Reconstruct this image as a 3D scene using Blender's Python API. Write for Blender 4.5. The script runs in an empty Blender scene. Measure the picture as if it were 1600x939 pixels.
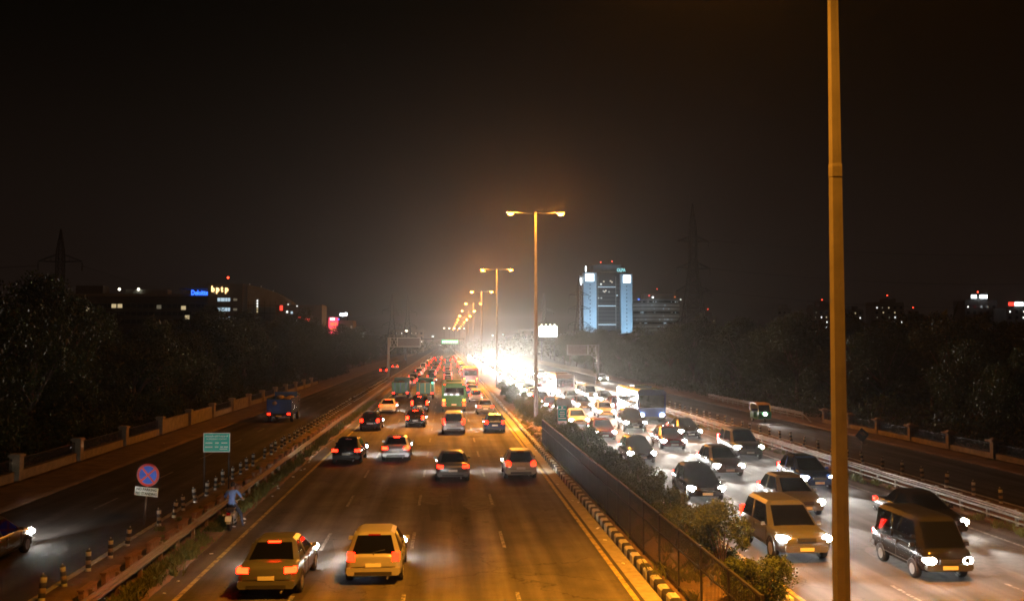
import bpy, math, random
import numpy as np
from mathutils import Vector, Matrix, Euler
R = math.radians
PI = math.pi
random.seed(7)
NP = np.random.RandomState(7)
sc = bpy.context.scene
COL = sc.collection

# ------------------------------------------------------------------ camera, sky, exposure
cam = bpy.data.cameras.new('camera')
cam.sensor_width = 36.0
cam.lens = 36.0 * 1500.0 / 1600.0
cam.clip_start = 0.1
cam.clip_end = 6000
camo = bpy.data.objects.new('camera', cam)
COL.objects.link(camo)
camo.location = (0, 0, 7.2)
camo.rotation_euler = (R(90 + 2.50), 0, R(-3.89))
sc.camera = camo

world = bpy.data.worlds.new('World')
sc.world = world
world.use_nodes = True
wn = world.node_tree.nodes
wl = world.node_tree.links
wn.clear()
sky = wn.new('ShaderNodeTexSky')
sky.sky_type = 'NISHITA'
sky.sun_disc = False
sky.sun_elevation = R(-9)
sky.sun_rotation = R(200)
bg = wn.new('ShaderNodeBackground')
bg.inputs['Strength'].default_value = 0.05
bg2 = wn.new('ShaderNodeBackground')            # glow of the lit city on the night sky, falling off with height all round
wtc = wn.new('ShaderNodeTexCoord'); wsp = wn.new('ShaderNodeSeparateXYZ'); wrp = wn.new('ShaderNodeValToRGB')
wl.new(wtc.outputs['Generated'], wsp.inputs[0]); wl.new(wsp.outputs['Z'], wrp.inputs['Fac'])
wrp.color_ramp.interpolation = 'EASE'
wrp.color_ramp.elements[0].position = 0.0; wrp.color_ramp.elements[0].color = (0.0088, 0.0051, 0.0037, 1)
wrp.color_ramp.elements[1].position = 0.36; wrp.color_ramp.elements[1].color = (0.0010, 0.0006, 0.0001, 1)
wl.new(wrp.outputs['Color'], bg2.inputs['Color'])
bg2.inputs['Strength'].default_value = 1.0
ad = wn.new('ShaderNodeAddShader')
wo = wn.new('ShaderNodeOutputWorld')
wl.new(sky.outputs[0], bg.inputs[0])
wl.new(bg.outputs[0], ad.inputs[0])
wl.new(bg2.outputs[0], ad.inputs[1])
wl.new(ad.outputs[0], wo.inputs[0])

sc.view_settings.view_transform = 'Standard'
sc.view_settings.look = 'None'
sc.view_settings.gamma = 1.0
sc.view_settings.exposure = 0.0
sc.view_settings.use_curve_mapping = False
cy = sc.cycles
cy.use_denoising = True
cy.max_bounces = 5
cy.diffuse_bounces = 2
cy.glossy_bounces = 2
cy.transmission_bounces = 4
cy.transparent_max_bounces = 8
cy.volume_bounces = 0
cy.sample_clamp_indirect = 3.0
cy.sample_clamp_direct = 0.0
cy.use_light_tree = True
cy.filter_width = 1.7
cy.caustics_reflective = False
cy.caustics_refractive = False

SODIUM = (1.0, 0.34, 0.022)
LAMP_W = 84000.0          # street lamp head
HEAD_W = 2700.0          # one headlamp
HAZE = 0.00013

# ------------------------------------------------------------------ helpers
def link(o, parent=None):
    COL.objects.link(o)
    if parent is not None:
        o.parent = parent
    return o

def tag(o, label=None, cat=None, group=None, kind=None):
    if label: o['label'] = label
    if cat: o['category'] = cat
    if group: o['group'] = group
    if kind: o['kind'] = kind
    return o

def empty(name, loc=(0, 0, 0), rz=0.0):
    o = bpy.data.objects.new(name, None)
    o.empty_display_size = 0.2
    o.location = loc
    o.rotation_euler = (0, 0, rz)
    return link(o)

def copy_tree(o, parent=None):
    c = o.copy()
    COL.objects.link(c)
    c.parent = parent
    for ch in list(o.children):
        copy_tree(ch, c)
    return c

def tree_objs(o):
    out = [o]
    for ch in o.children:
        out += tree_objs(ch)
    return out

class MB:
    def __init__(s):
        s.v = []; s.f = []; s.m = []; s.sm = []
    def add(s, vs, fs, mi=0, smooth=False):
        b = len(s.v)
        s.v += [tuple(p) for p in vs]
        for f in fs:
            s.f.append(tuple(i + b for i in f)); s.m.append(mi); s.sm.append(smooth)
        return s
    def box(s, c, d, mi=0, rot=None, taper=1.0):
        hx, hy, hz = d[0] / 2, d[1] / 2, d[2] / 2
        vs = []
        for z in (-1, 1):
            t = taper if z > 0 else 1.0
            for x, y in ((-1, -1), (1, -1), (1, 1), (-1, 1)):
                vs.append(Vector((x * hx * t, y * hy * t, z * hz)))
        if rot is not None:
            e = rot if isinstance(rot, Matrix) else Euler(rot).to_matrix()
            vs = [e @ p for p in vs]
        c = Vector(c)
        s.add([p + c for p in vs], [(0, 3, 2, 1), (4, 5, 6, 7), (0, 1, 5, 4), (1, 2, 6, 5), (2, 3, 7, 6), (3, 0, 4, 7)], mi)
        return s
    def tube(s, pts, rad, n=8, mi=0, cap=True, smooth=True):
        pts = [Vector(p) for p in pts]
        if not hasattr(rad, '__len__'):
            rad = [rad] * len(pts)
        rings = []
        for i, p in enumerate(pts):
            if i == 0: d = pts[1] - p
            elif i == len(pts) - 1: d = p - pts[i - 1]
            else: d = (pts[i + 1] - pts[i - 1])
            d.normalize()
            a = Vector((0, 0, 1)) if abs(d.z) < 0.9 else Vector((1, 0, 0))
            u = d.cross(a).normalized(); w = d.cross(u).normalized()
            rings.append([p + (u * math.cos(2 * PI * k / n) + w * math.sin(2 * PI * k / n)) * rad[i] for k in range(n)])
        vs = [q for r in rings for q in r]
        fs = []
        for i in range(len(pts) - 1):
            for k in range(n):
                k2 = (k + 1) % n
                fs.append((i * n + k, i * n + k2, (i + 1) * n + k2, (i + 1) * n + k))
        s.add(vs, fs, mi, smooth)
        if cap:
            s.add(rings[0], [tuple(reversed(range(n)))], mi)
            s.add(rings[-1], [tuple(range(n))], mi)
        return s
    def lathe(s, prof, n=16, mi=0, axis='z', c=(0, 0, 0), smooth=True):
        vs = []
        for r, h in prof:
            for k in range(n):
                a = 2 * PI * k / n
                x, y = r * math.cos(a), r * math.sin(a)
                if axis == 'z': p = (x, y, h)
                elif axis == 'x': p = (h, x, y)
                else: p = (x, h, y)
                vs.append((p[0] + c[0], p[1] + c[1], p[2] + c[2]))
        fs = []
        for i in range(len(prof) - 1):
            for k in range(n):
                k2 = (k + 1) % n
                fs.append((i * n + k, i * n + k2, (i + 1) * n + k2, (i + 1) * n + k))
        s.add(vs, fs, mi, smooth)
        b = [vs[k] for k in range(n)]; t = [vs[(len(prof) - 1) * n + k] for k in range(n)]
        if prof[0][0] > 1e-4: s.add(b, [tuple(reversed(range(n)))], mi)
        if prof[-1][0] > 1e-4: s.add(t, [tuple(range(n))], mi)
        return s
    def prism(s, poly, a, b, axis='y', mi=0, smooth=False):
        """extrude a 2-D outline between a and b along the axis"""
        n = len(poly)
        def pt(p, t):
            if axis == 'y': return (p[0], t, p[1])
            if axis == 'x': return (t, p[0], p[1])
            return (p[0], p[1], t)
        vs = [pt(p, a) for p in poly] + [pt(p, b) for p in poly]
        s.add(vs, [tuple(reversed(range(n))), tuple(range(n, 2 * n))], mi)
        s.add(vs, [(i, (i + 1) % n, n + (i + 1) % n, n + i) for i in range(n)], mi, smooth)
        return s
    def mesh(s, name):
        me = bpy.data.meshes.new(name)
        me.from_pydata(s.v, [], s.f)
        me.polygons.foreach_set('material_index', s.m)
        me.polygons.foreach_set('use_smooth', s.sm)
        me.update()
        import bmesh
        bm = bmesh.new(); bm.from_mesh(me)
        bmesh.ops.remove_doubles(bm, verts=bm.verts, dist=1e-5)
        bmesh.ops.recalc_face_normals(bm, faces=bm.faces)
        bm.to_mesh(me); bm.free()
        return me
    def build(s, name, mats, parent=None, loc=None):
        if not isinstance(mats, (list, tuple)): mats = [mats]
        me = s.mesh(name)
        for m in mats: me.materials.append(m)
        o = bpy.data.objects.new(name, me)
        if loc is not None: o.location = loc
        return link(o, parent)

def inst(name, me, parent=None, loc=(0, 0, 0), rot=(0, 0, 0), scale=None):
    o = bpy.data.objects.new(name, me)
    o.location = loc; o.rotation_euler = rot
    if scale: o.scale = scale
    return link(o, parent)

ONES = ['', 'first', 'second', 'third', 'fourth', 'fifth', 'sixth', 'seventh', 'eighth', 'ninth', 'tenth', 'eleventh', 'twelfth',
        'thirteenth', 'fourteenth', 'fifteenth', 'sixteenth', 'seventeenth', 'eighteenth', 'nineteenth']
TENS = ['', '', 'twenty', 'thirty', 'forty', 'fifty', 'sixty', 'seventy', 'eighty', 'ninety']
TENTH = ['', '', 'twentieth', 'thirtieth', 'fortieth', 'fiftieth', 'sixtieth', 'seventieth', 'eightieth', 'ninetieth']
def ordw(n):
    if n < 20: return ONES[n]
    if n % 10 == 0: return TENTH[n // 10]
    return TENS[n // 10] + '-' + ONES[n % 10]

# ------------------------------------------------------------------ materials
def mat(name, col, rough=0.7, metal=0.0, emit=None, es=0.0, noise=None, bump=0.0, bscale=30.0, spec=0.4, sample=None):
    m = bpy.data.materials.new(name)
    m.use_nodes = True
    nt = m.node_tree
    b = nt.nodes['Principled BSDF']
    b.inputs['Base Color'].default_value = (*col, 1)
    b.inputs['Roughness'].default_value = rough
    b.inputs['Metallic'].default_value = metal
    b.inputs['Specular IOR Level'].default_value = spec
    if emit:
        b.inputs['Emission Color'].default_value = (*emit, 1)
        b.inputs['Emission Strength'].default_value = es
    if noise or bump:
        tc = nt.nodes.new('ShaderNodeTexCoord')
    if noise:                        # (scale, amount): mottled variation of the base colour
        nz = nt.nodes.new('ShaderNodeTexNoise')
        nz.inputs['Scale'].default_value = noise[0]
        nz.inputs['Detail'].default_value = 6
        nz.inputs['Roughness'].default_value = 0.65
        nt.links.new(tc.outputs['Object'], nz.inputs['Vector'])
        rp = nt.nodes.new('ShaderNodeValToRGB')
        a = noise[1]
        rp.color_ramp.elements[0].position = 0.3
        rp.color_ramp.elements[1].position = 0.72
        rp.color_ramp.elements[0].color = (*[c * (1 - a) for c in col], 1)
        rp.color_ramp.elements[1].color = (*[min(1, c * (1 + a)) for c in col], 1)
        nt.links.new(nz.outputs['Fac'], rp.inputs['Fac'])
        nt.links.new(rp.outputs['Color'], b.inputs['Base Color'])
    if bump:
        nb = nt.nodes.new('ShaderNodeTexNoise')
        nb.inputs['Scale'].default_value = bscale
        nb.inputs['Detail'].default_value = 5
        nt.links.new(tc.outputs['Object'], nb.inputs['Vector'])
        bp = nt.nodes.new('ShaderNodeBump')
        bp.inputs['Strength'].default_value = bump
        bp.inputs['Distance'].default_value = 0.03
        nt.links.new(nb.outputs['Fac'], bp.inputs['Height'])
        nt.links.new(bp.outputs['Normal'], b.inputs['Normal'])
    if sample:
        m.cycles.emission_sampling = sample
    return m

def asphalt(name, base, lanes=None):
    m = bpy.data.materials.new(name)
    m.use_nodes = True
    nt = m.node_tree; N = nt.nodes; L = nt.links
    b = N['Principled BSDF']
    tc = N.new('ShaderNodeTexCoord')
    # long wear streaks along the driving direction
    mp = N.new('ShaderNodeMapping'); mp.inputs['Scale'].default_value = (1.1, 0.035, 1)
    L.new(tc.outputs['Object'], mp.inputs['Vector'])
    n1 = N.new('ShaderNodeTexNoise'); n1.inputs['Scale'].default_value = 1.2; n1.inputs['Detail'].default_value = 5
    L.new(mp.outputs[0], n1.inputs['Vector'])
    n2 = N.new('ShaderNodeTexNoise'); n2.inputs['Scale'].default_value = 0.35; n2.inputs['Detail'].default_value = 7; n2.inputs['Roughness'].default_value = 0.7
    L.new(tc.outputs['Object'], n2.inputs['Vector'])
    n3 = N.new('ShaderNodeTexNoise'); n3.inputs['Scale'].default_value = 26; n3.inputs['Detail'].default_value = 3
    L.new(tc.outputs['Object'], n3.inputs['Vector'])
    vo = N.new('ShaderNodeTexVoronoi'); vo.feature = 'DISTANCE_TO_EDGE'; vo.inputs['Scale'].default_value = 0.16
    wn_ = N.new('ShaderNodeTexNoise'); wn_.inputs['Scale'].default_value = 1.4; wn_.inputs['Detail'].default_value = 6
    L.new(tc.outputs['Object'], wn_.inputs['Vector'])
    mx0 = N.new('ShaderNodeMix'); mx0.data_type = 'VECTOR'; mx0.inputs['Factor'].default_value = 0.35
    L.new(tc.outputs['Object'], mx0.inputs['A']); L.new(wn_.outputs['Color'], mx0.inputs['B'])
    va = N.new('ShaderNodeVectorMath'); va.operation = 'MULTIPLY_ADD'
    va.inputs[1].default_value = (1.6, 1.6, 1.6)
    L.new(wn_.outputs['Color'], va.inputs[0]); L.new(tc.outputs['Object'], va.inputs[2])
    L.new(va.outputs[0], vo.inputs['Vector'])
    ck = N.new('ShaderNodeMapRange'); ck.inputs['From Max'].default_value = 0.006; ck.inputs['To Min'].default_value = 0.35; ck.inputs['To Max'].default_value = 1.0
    L.new(vo.outputs['Distance'], ck.inputs['Value'])
    def mr(src, a, c):
        r = N.new('ShaderNodeMapRange'); r.inputs['From Min'].default_value = 0.3; r.inputs['From Max'].default_value = 0.7
        r.inputs['To Min'].default_value = a; r.inputs['To Max'].default_value = c
        L.new(src, r.inputs['Value']); return r.outputs[0]
    def mul(a, c):
        k = N.new('ShaderNodeMath'); k.operation = 'MULTIPLY'; L.new(a, k.inputs[0]); L.new(c, k.inputs[1]); return k.outputs[0]
    f = mul(mul(mr(n1.outputs['Fac'], 0.5, 1.4), mr(n2.outputs['Fac'], 0.6, 1.3)), mul(mr(n3.outputs['Fac'], 0.78, 1.22), ck.outputs[0]))
    sx = N.new('ShaderNodeSeparateXYZ'); L.new(tc.outputs['Object'], sx.inputs[0])
    ph = N.new('ShaderNodeMath'); ph.operation = 'MULTIPLY_ADD'; ph.inputs[1].default_value = 4 * PI / 3.25; ph.inputs[2].default_value = 1.9
    L.new(sx.outputs['X'], ph.inputs[0])
    sn = N.new('ShaderNodeMath'); sn.operation = 'SINE'; L.new(ph.outputs[0], sn.inputs[0])
    tk_ = N.new('ShaderNodeMapRange'); tk_.inputs['From Min'].default_value = -1; tk_.inputs['To Min'].default_value = .80; tk_.inputs['To Max'].default_value = 1.14
    L.new(sn.outputs[0], tk_.inputs['Value'])
    f = mul(f, tk_.outputs[0])
    cm = N.new('ShaderNodeMix'); cm.data_type = 'RGBA'; cm.blend_type = 'MULTIPLY'; cm.inputs['Factor'].default_value = 1
    cm.inputs['A'].default_value = (*base, 1)
    cb = N.new('ShaderNodeCombineColor')
    for i in range(3): L.new(f, cb.inputs[i])
    L.new(cb.outputs[0], cm.inputs['B'])
    L.new(cm.outputs['Result'], b.inputs['Base Color'])
    rr = mr(n1.outputs['Fac'], 0.92, 0.8)
    L.new(rr, b.inputs['Roughness'])
    b.inputs['Specular IOR Level'].default_value = 0.2
    bp = N.new('ShaderNodeBump'); bp.inputs['Strength'].default_value = 0.35; bp.inputs['Distance'].default_value = 0.012
    n4 = N.new('ShaderNodeTexNoise'); n4.inputs['Scale'].default_value = 60; n4.inputs['Detail'].default_value = 2
    L.new(tc.outputs['Object'], n4.inputs['Vector'])
    L.new(n4.outputs['Fac'], bp.inputs['Height'])
    L.new(bp.outputs[0], b.inputs['Normal'])
    return m

def foliage(name, c0, c1):
    m = bpy.data.materials.new(name)
    m.use_nodes = True
    nt = m.node_tree; N = nt.nodes; L = nt.links
    b = N['Principled BSDF']
    geo = N.new('ShaderNodeNewGeometry')
    oi = N.new('ShaderNodeObjectInfo')
    tc = N.new('ShaderNodeTexCoord')
    nz = N.new('ShaderNodeTexNoise'); nz.inputs['Scale'].default_value = 1.1; nz.inputs['Detail'].default_value = 3
    L.new(tc.outputs['Object'], nz.inputs['Vector'])
    a1 = N.new('ShaderNodeMath'); a1.operation = 'MULTIPLY_ADD'; a1.inputs[1].default_value = 0.5
    L.new(geo.outputs['Random Per Island'], a1.inputs[0]); L.new(nz.outputs['Fac'], a1.inputs[2])
    a2 = N.new('ShaderNodeMath'); a2.operation = 'MULTIPLY_ADD'; a2.inputs[1].default_value = 0.35
    L.new(oi.outputs['Random'], a2.inputs[0]); L.new(a1.outputs[0], a2.inputs[2])
    rp = N.new('ShaderNodeValToRGB')
    rp.color_ramp.elements[0].position = 0.35; rp.color_ramp.elements[0].color = (*c0, 1)
    rp.color_ramp.elements[1].position = 1.1 if False else 1.0; rp.color_ramp.elements[1].color = (*c1, 1)
    L.new(a2.outputs[0], rp.inputs['Fac'])
    L.new(rp.outputs[0], b.inputs['Base Color'])
    b.inputs['Roughness'].default_value = 0.6
    b.inputs['Specular IOR Level'].default_value = 0.12
    tr = N.new('ShaderNodeBsdfTranslucent')
    L.new(rp.outputs[0], tr.inputs['Color'])
    mx = N.new('ShaderNodeMixShader'); mx.inputs[0].default_value = 0.25
    L.new(b.outputs[0], mx.inputs[1]); L.new(tr.outputs[0], mx.inputs[2])
    L.new(mx.outputs[0], N['Material Output'].inputs['Surface'])
    return m

def worn(name, col, under, scale=7.0, cut=.46):
    m = mat(name, col, .8, spec=.2)
    nt = m.node_tree; b = nt.nodes['Principled BSDF']
    tc = nt.nodes.new('ShaderNodeTexCoord')
    nz = nt.nodes.new('ShaderNodeTexNoise'); nz.inputs['Scale'].default_value = scale; nz.inputs['Detail'].default_value = 9; nz.inputs['Roughness'].default_value = .75
    nt.links.new(tc.outputs['Object'], nz.inputs['Vector'])
    rp = nt.nodes.new('ShaderNodeValToRGB')
    rp.color_ramp.elements[0].position = cut - .06; rp.color_ramp.elements[0].color = (*under, 1)
    rp.color_ramp.elements[1].position = cut + .10; rp.color_ramp.elements[1].color = (*col, 1)
    nt.links.new(nz.outputs['Fac'], rp.inputs['Fac']); nt.links.new(rp.outputs['Color'], b.inputs['Base Color'])
    return m
M = {}
M['asphalt'] = asphalt('asphalt', (0.088, 0.080, 0.072))
M['asphalt_right'] = asphalt('asphalt_right', (0.085, 0.080, 0.074))
M['asphalt_old'] = asphalt('asphalt_old', (0.050, 0.045, 0.042))
M['dirt'] = mat('dirt', (0.15, 0.092, 0.055), 0.95, noise=(0.9, 0.45), bump=0.8, bscale=5)
M['soil'] = mat('soil', (0.17, 0.11, 0.065), 0.95, noise=(2.5, 0.4), bump=0.9, bscale=9)
M['ground'] = mat('ground', (0.06, 0.045, 0.028), 0.95, noise=(0.2, 0.4))
M['gutter'] = mat('gutter', (0.26, 0.23, 0.17), 0.85, noise=(3, 0.3), bump=0.3)
M['yellow_paint'] = worn('yellow_paint', (.42, .33, .12), (.08, .072, .06), 3.0, .44)
M['white_paint'] = worn('white_paint', (.30, .29, .27), (.07, .066, .06), 5.0, .5)
M['patch'] = asphalt('patch', (0.060, 0.056, 0.052))
M['oil'] = worn('oil', (.045, .042, .039), (.085, .078, .07), 2.2, .5)
M['kerb_white'] = mat('kerb_white', (0.52, 0.50, 0.46), 0.8, noise=(6, 0.35), bump=0.3)
M['kerb_black'] = mat('kerb_black', (0.035, 0.034, 0.034), 0.75, noise=(6, 0.4), bump=0.3)
M['concrete'] = mat('concrete', (0.30, 0.27, 0.23), 0.9, noise=(2.5, 0.35), bump=0.4)
M['plaster'] = mat('plaster', (0.27, 0.20, 0.125), 0.9, noise=(2, 0.3), bump=0.4)
M['brick'] = mat('brick', (0.24, 0.13, 0.08), 0.9, noise=(5, 0.4), bump=0.6)
M['galv'] = mat('galv', (0.26, 0.235, 0.20), 0.65, 0.3, noise=(3, 0.35))
M['arm'] = mat('arm', (.022, .021, .02), .6, .2)
M['gantry_steel'] = mat('gantry_steel', (.46, .43, .38), .6, .2, noise=(2, .2))
M['pole'] = mat('pole', (0.165, 0.155, 0.14), 0.55, 0.3, noise=(1.2, 0.22))
M['black_iron'] = mat('black_iron', (0.025, 0.024, 0.023), 0.5, 0.4)
M['rail_paint'] = mat('rail_paint', (0.22, 0.14, 0.08), 0.5, 0.3)
M['lattice'] = mat('lattice', (0.02, 0.019, 0.018), 0.7, 0.2)
M['lamp_case'] = mat('lamp_case', (0.06, 0.06, 0.06), 0.5, 0.3)
M['sodium'] = mat('sodium', (0.8, 0.5, 0.2), 0.4, emit=(1.0, 0.24, 0.02), es=26, sample='NONE')
M['bark'] = mat('bark', (0.10, 0.07, 0.05), 0.95, noise=(5, 0.4), bump=0.8, bscale=14)
M['leaf_tree'] = foliage('leaf_tree', (0.024, 0.030, 0.009), (0.046, 0.050, 0.015))
M['leaf_shrub'] = foliage('leaf_shrub', (0.026, 0.042, 0.014), (0.075, 0.098, 0.032))
M['grass'] = foliage('grass', (0.05, 0.065, 0.018), (0.13, 0.14, 0.045))
M['wood_far'] = foliage('wood_far', (0.02, 0.028, 0.010), (0.05, 0.055, 0.02))
M['rock'] = mat('rock', (0.32, 0.25, 0.18), 0.9, noise=(3, 0.4), bump=0.7, bscale=6)
M['sign_red'] = mat('sign_red', (0.62, 0.03, 0.02), 0.45)
M['sign_blue'] = mat('sign_blue', (0.015, 0.06, 0.55), 0.45)
M['sign_white'] = mat('sign_white', (0.78, 0.77, 0.74), 0.5, noise=(8, 0.1))
M['sign_black'] = mat('sign_black', (0.02, 0.02, 0.02), 0.5)
M['sign_green'] = mat('sign_green', (0.0, 0.36, 0.26), 0.45, noise=(4, 0.1))
M['sign_back'] = mat('sign_back', (0.10, 0.09, 0.08), 0.5, 0.4, noise=(3, 0.2))
M['glass_dark'] = mat('glass_dark', (0.004, 0.0045, 0.005), 0.04, spec=0.5)
M['tyre'] = mat('tyre', (0.02, 0.02, 0.02), 0.85)
M['rim'] = mat('rim', (0.45, 0.45, 0.46), 0.35, 0.8)
M['trim'] = mat('trim', (0.03, 0.03, 0.03), 0.6)
M['tail_on'] = mat('tail_on', (0.4, 0.01, 0.01), 0.3, emit=(1.0, 0.010, 0.002), es=14, sample='NONE')
M['brake_on'] = mat('brake_on', (0.4, 0.01, 0.01), 0.3, emit=(1.0, 0.012, 0.002), es=30, sample='NONE')
M['tail_off'] = mat('tail_off', (0.25, 0.01, 0.01), 0.25)
M['amber_on'] = mat('amber_on', (0.6, 0.25, 0.02), 0.3, emit=(1.0, 0.36, 0.03), es=9, sample='NONE')
M['green_on'] = mat('green_on', (0.02, 0.3, 0.15), 0.3, emit=(0.05, 1.0, 0.38), es=12, sample='NONE')
M['head_on'] = mat('head_on', (0.9, 0.9, 0.9), 0.2, emit=(1.0, 0.96, 0.88), es=260, sample='NONE')
M['head_off'] = mat('head_off', (0.5, 0.5, 0.5), 0.15)
M['plate_lit'] = mat('plate_lit', (0.7, 0.69, 0.64), 0.5)
M['yellow_plate'] = mat('yellow_plate', (0.7, 0.5, 0.05), 0.5)
PAINT = {
    'white': mat('paint_white', (0.72, 0.72, 0.70), 0.25, spec=0.5),
    'silver': mat('paint_silver', (0.46, 0.46, 0.47), 0.3, 0.5),
    'grey': mat('paint_grey', (0.13, 0.135, 0.14), 0.28, 0.4),
    'black': mat('paint_black', (0.012, 0.012, 0.014), 0.2, spec=0.6),
    'red': mat('paint_red', (0.10, 0.008, 0.008), 0.25, spec=0.5),
    'blue': mat('paint_blue', (0.02, 0.045, 0.17), 0.25, spec=0.5),
    'beige': mat('paint_beige', (0.42, 0.36, 0.26), 0.3, 0.2),
    'green': mat('paint_green', (0.02, 0.13, 0.05), 0.4),
    'yellow': mat('paint_yellow', (0.45, 0.30, 0.02), 0.5),
}

# ------------------------------------------------------------------ text
def text_mesh(txt, size, depth=0.004, align='CENTER', bold=0.0, sx=1.0):
    cu = bpy.data.curves.new('lettering', 'FONT')
    cu.body = txt; cu.size = size; cu.align_x = align; cu.align_y = 'CENTER'
    cu.extrude = depth; cu.offset = bold; cu.resolution_u = 2
    to = bpy.data.objects.new('lettering_tmp', cu)
    COL.objects.link(to)
    bpy.context.view_layer.update()
    dg = bpy.context.evaluated_depsgraph_get()
    me = bpy.data.meshes.new_from_object(to.evaluated_get(dg))
    bpy.data.objects.remove(to)
    me.name = 'lettering'
    for v in me.vertices: v.co.x *= sx
    return me

def lettering(txt, size, m, parent, loc, width=None, depth=0.004, bold=0.0, rot=(PI / 2, 0, 0), name='lettering'):
    """letters that face -Y by default; width fits the line to that many metres"""
    me = text_mesh(txt, size, depth, bold=bold)
    if width:
        xs = [v.co.x for v in me.vertices]
        if xs:
            w = max(xs) - min(xs)
            for v in me.vertices: v.co.x *= width / w
    me.materials.clear(); me.materials.append(m)
    return inst(name, me, parent, loc, rot)

# ------------------------------------------------------------------ ground, roads, kerbs
def sheet(name, x0, x1, y0, y1, z, m):
    mb = MB(); mb.add([(x0, y0, z), (x1, y0, z), (x1, y1, z), (x0, y1, z)], [(0, 1, 2, 3)])
    return tag(mb.build(name, m), kind='structure')

def bumpy(name, x0, x1, y0, y1, z, amp, m, step=0.5, skirt=0.3, seed=1, ymax=None):
    """earth strip with an uneven top and side faces; fine near the camera, coarse far off"""
    rs = np.random.RandomState(seed)
    ys = [y0]
    while ys[-1] < y1:
        st = step * (1 if ys[-1] < 90 else (3 if ys[-1] < 220 else 30))
        ys.append(min(y1, ys[-1] + st))
    nx = max(2, int((x1 - x0) / step) + 1)
    xs = np.linspace(x0, x1, nx)
    vs = []; fs = []
    for y in ys:
        for i, x in enumerate(xs):
            e = 0.3 if i in (0, nx - 1) else 1.0
            vs.append((x + (rs.uniform(-.03, .03) if e < 1 else 0), y, z + e * amp * (rs.uniform(-1, 1) * .6 + .6 * math.sin(y * .7 + x * 1.3 + seed))))
    for j in range(len(ys) - 1):
        for i in range(nx - 1):
            a = j * nx + i
            fs.append((a, a + 1, a + nx + 1, a + nx))
    mb = MB(); mb.add(vs, fs, 0, True)
    for i in (0, nx - 1):
        side = [vs[j * nx + i] for j in range(len(ys))]
        low = [(p[0], p[1], z - skirt) for p in side]
        n = len(side)
        mb.add(side + low, [(j, j + 1, n + j + 1, n + j) for j in range(n - 1)], 0)
    return tag(mb.build(name, m), kind='structure')

YN, YF = -40.0, 1100.0
sheet('ground', -1490, 1490, -50, 2490, -0.07, M['ground'])
sheet('verge_left', -26, -18.9, YN, YF, -0.02, M['dirt'])
sheet('verge_right', 31.3, 38, YN, YF, -0.02, M['dirt'])
road_l = sheet('road_left', -9.0, 6.05, YN, YF, 0.0, M['asphalt'])
road_r = sheet('road_right', 9.5, 21.7, YN, YF, 0.0, M['asphalt_right'])
serv_l = sheet('service_road_left', -19.0, -11.35, YN, YF, 0.0, M['asphalt_old'])
serv_r = sheet('service_road_right', 24.85, 31.4, YN, YF, 0.0, M['asphalt_old'])
bumpy('separator_left', -11.3, -9.25, 0, YF, 0.11, 0.045, M['dirt'], seed=3)
bumpy('separator_right', 21.75, 24.7, 10, YF, 0.10, 0.04, M['dirt'], seed=4)
bumpy('median_strip', 6.36, 9.28, 5, YF, 0.24, 0.05, M['soil'], step=0.35, seed=5)
bumpy('shoulder_dirt', -9.2, -8.35, 0, 400, 0.012, 0.02, M['dirt'], step=0.28, skirt=0.05, seed=6)
bumpy('verge_strip_left', -22.2, -18.75, 30, 420, 0.03, 0.04, M['dirt'], seed=8, skirt=0.06)
bumpy('verge_strip_right', 31.3, 33.7, 30, 420, 0.03, 0.04, M['dirt'], seed=9, skirt=0.06)

def marking(name, parent, x, w, y0, y1, m, z=0.008):
    mb = MB(); mb.add([(x - w / 2, y0, z), (x + w / 2, y0, z), (x + w / 2, y1, z), (x - w / 2, y1, z)], [(0, 1, 2, 3)])
    return mb.build(name, m, parent)
marking('edge_line', road_l, -7.57, 0.15, YN, YF, M['yellow_paint'])
marking('edge_line', road_l, 5.33, 0.16, YN, YF, M['yellow_paint'])
marking('gutter_strip', road_l, 5.79, 0.5, YN, YF, M['gutter'])
marking('edge_line', road_r, 20.35, 0.15, YN, YF, M['white_paint'])
marking('edge_line', road_r, 9.95, 0.15, YN, YF, M['yellow_paint'])
marking('edge_line', serv_l, -11.6, 0.1, YN, YF, M['yellow_paint'])
marking('edge_line', serv_r, 31.1, 0.12, YN, YF, M['white_paint'])
for x, rd in ((-4.35, road_l), (-1.2, road_l), (2.05, road_l), (13.2, road_r), (16.7, road_r), (-15.2, serv_l)):
    me = None
    for k in range(20):
        y = 25.0 + 9 * k
        if me is None:
            o = marking('lane_dash', rd, x, 0.12, y, y + 3, M['white_paint'])
            me = o.data; y0 = y
        else:
            inst('lane_dash', me, rd, (0, y - y0, 0))

rsp = random.Random(17)
for q in range(26):                                  # repaired patches and oil stains with ragged outlines
    rd = road_l if q % 2 == 0 else road_r
    cx = rsp.uniform(-6.6, 4.4) if rd is road_l else rsp.uniform(11, 19.5)
    cyy = 27 + (rsp.random() ** 1.3) * 85
    w_, l_ = rsp.uniform(.5, 1.4), rsp.uniform(.9, 4.5)
    pts_ = []
    for k in range(14):
        a = 2 * PI * k / 14
        sq = 1 / max(abs(math.cos(a)), abs(math.sin(a))) if q % 3 else 1
        pts_.append((cx + math.cos(a) * w_ * sq * rsp.uniform(.86, 1.06), cyy + math.sin(a) * l_ * sq * rsp.uniform(.9, 1.05), .0024 + q * .0002))
    MB().add(pts_, [tuple(range(14))]).build('repair_patch' if q % 3 else 'oil_stain', M['patch'] if q % 3 else M['oil'], rd)

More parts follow.
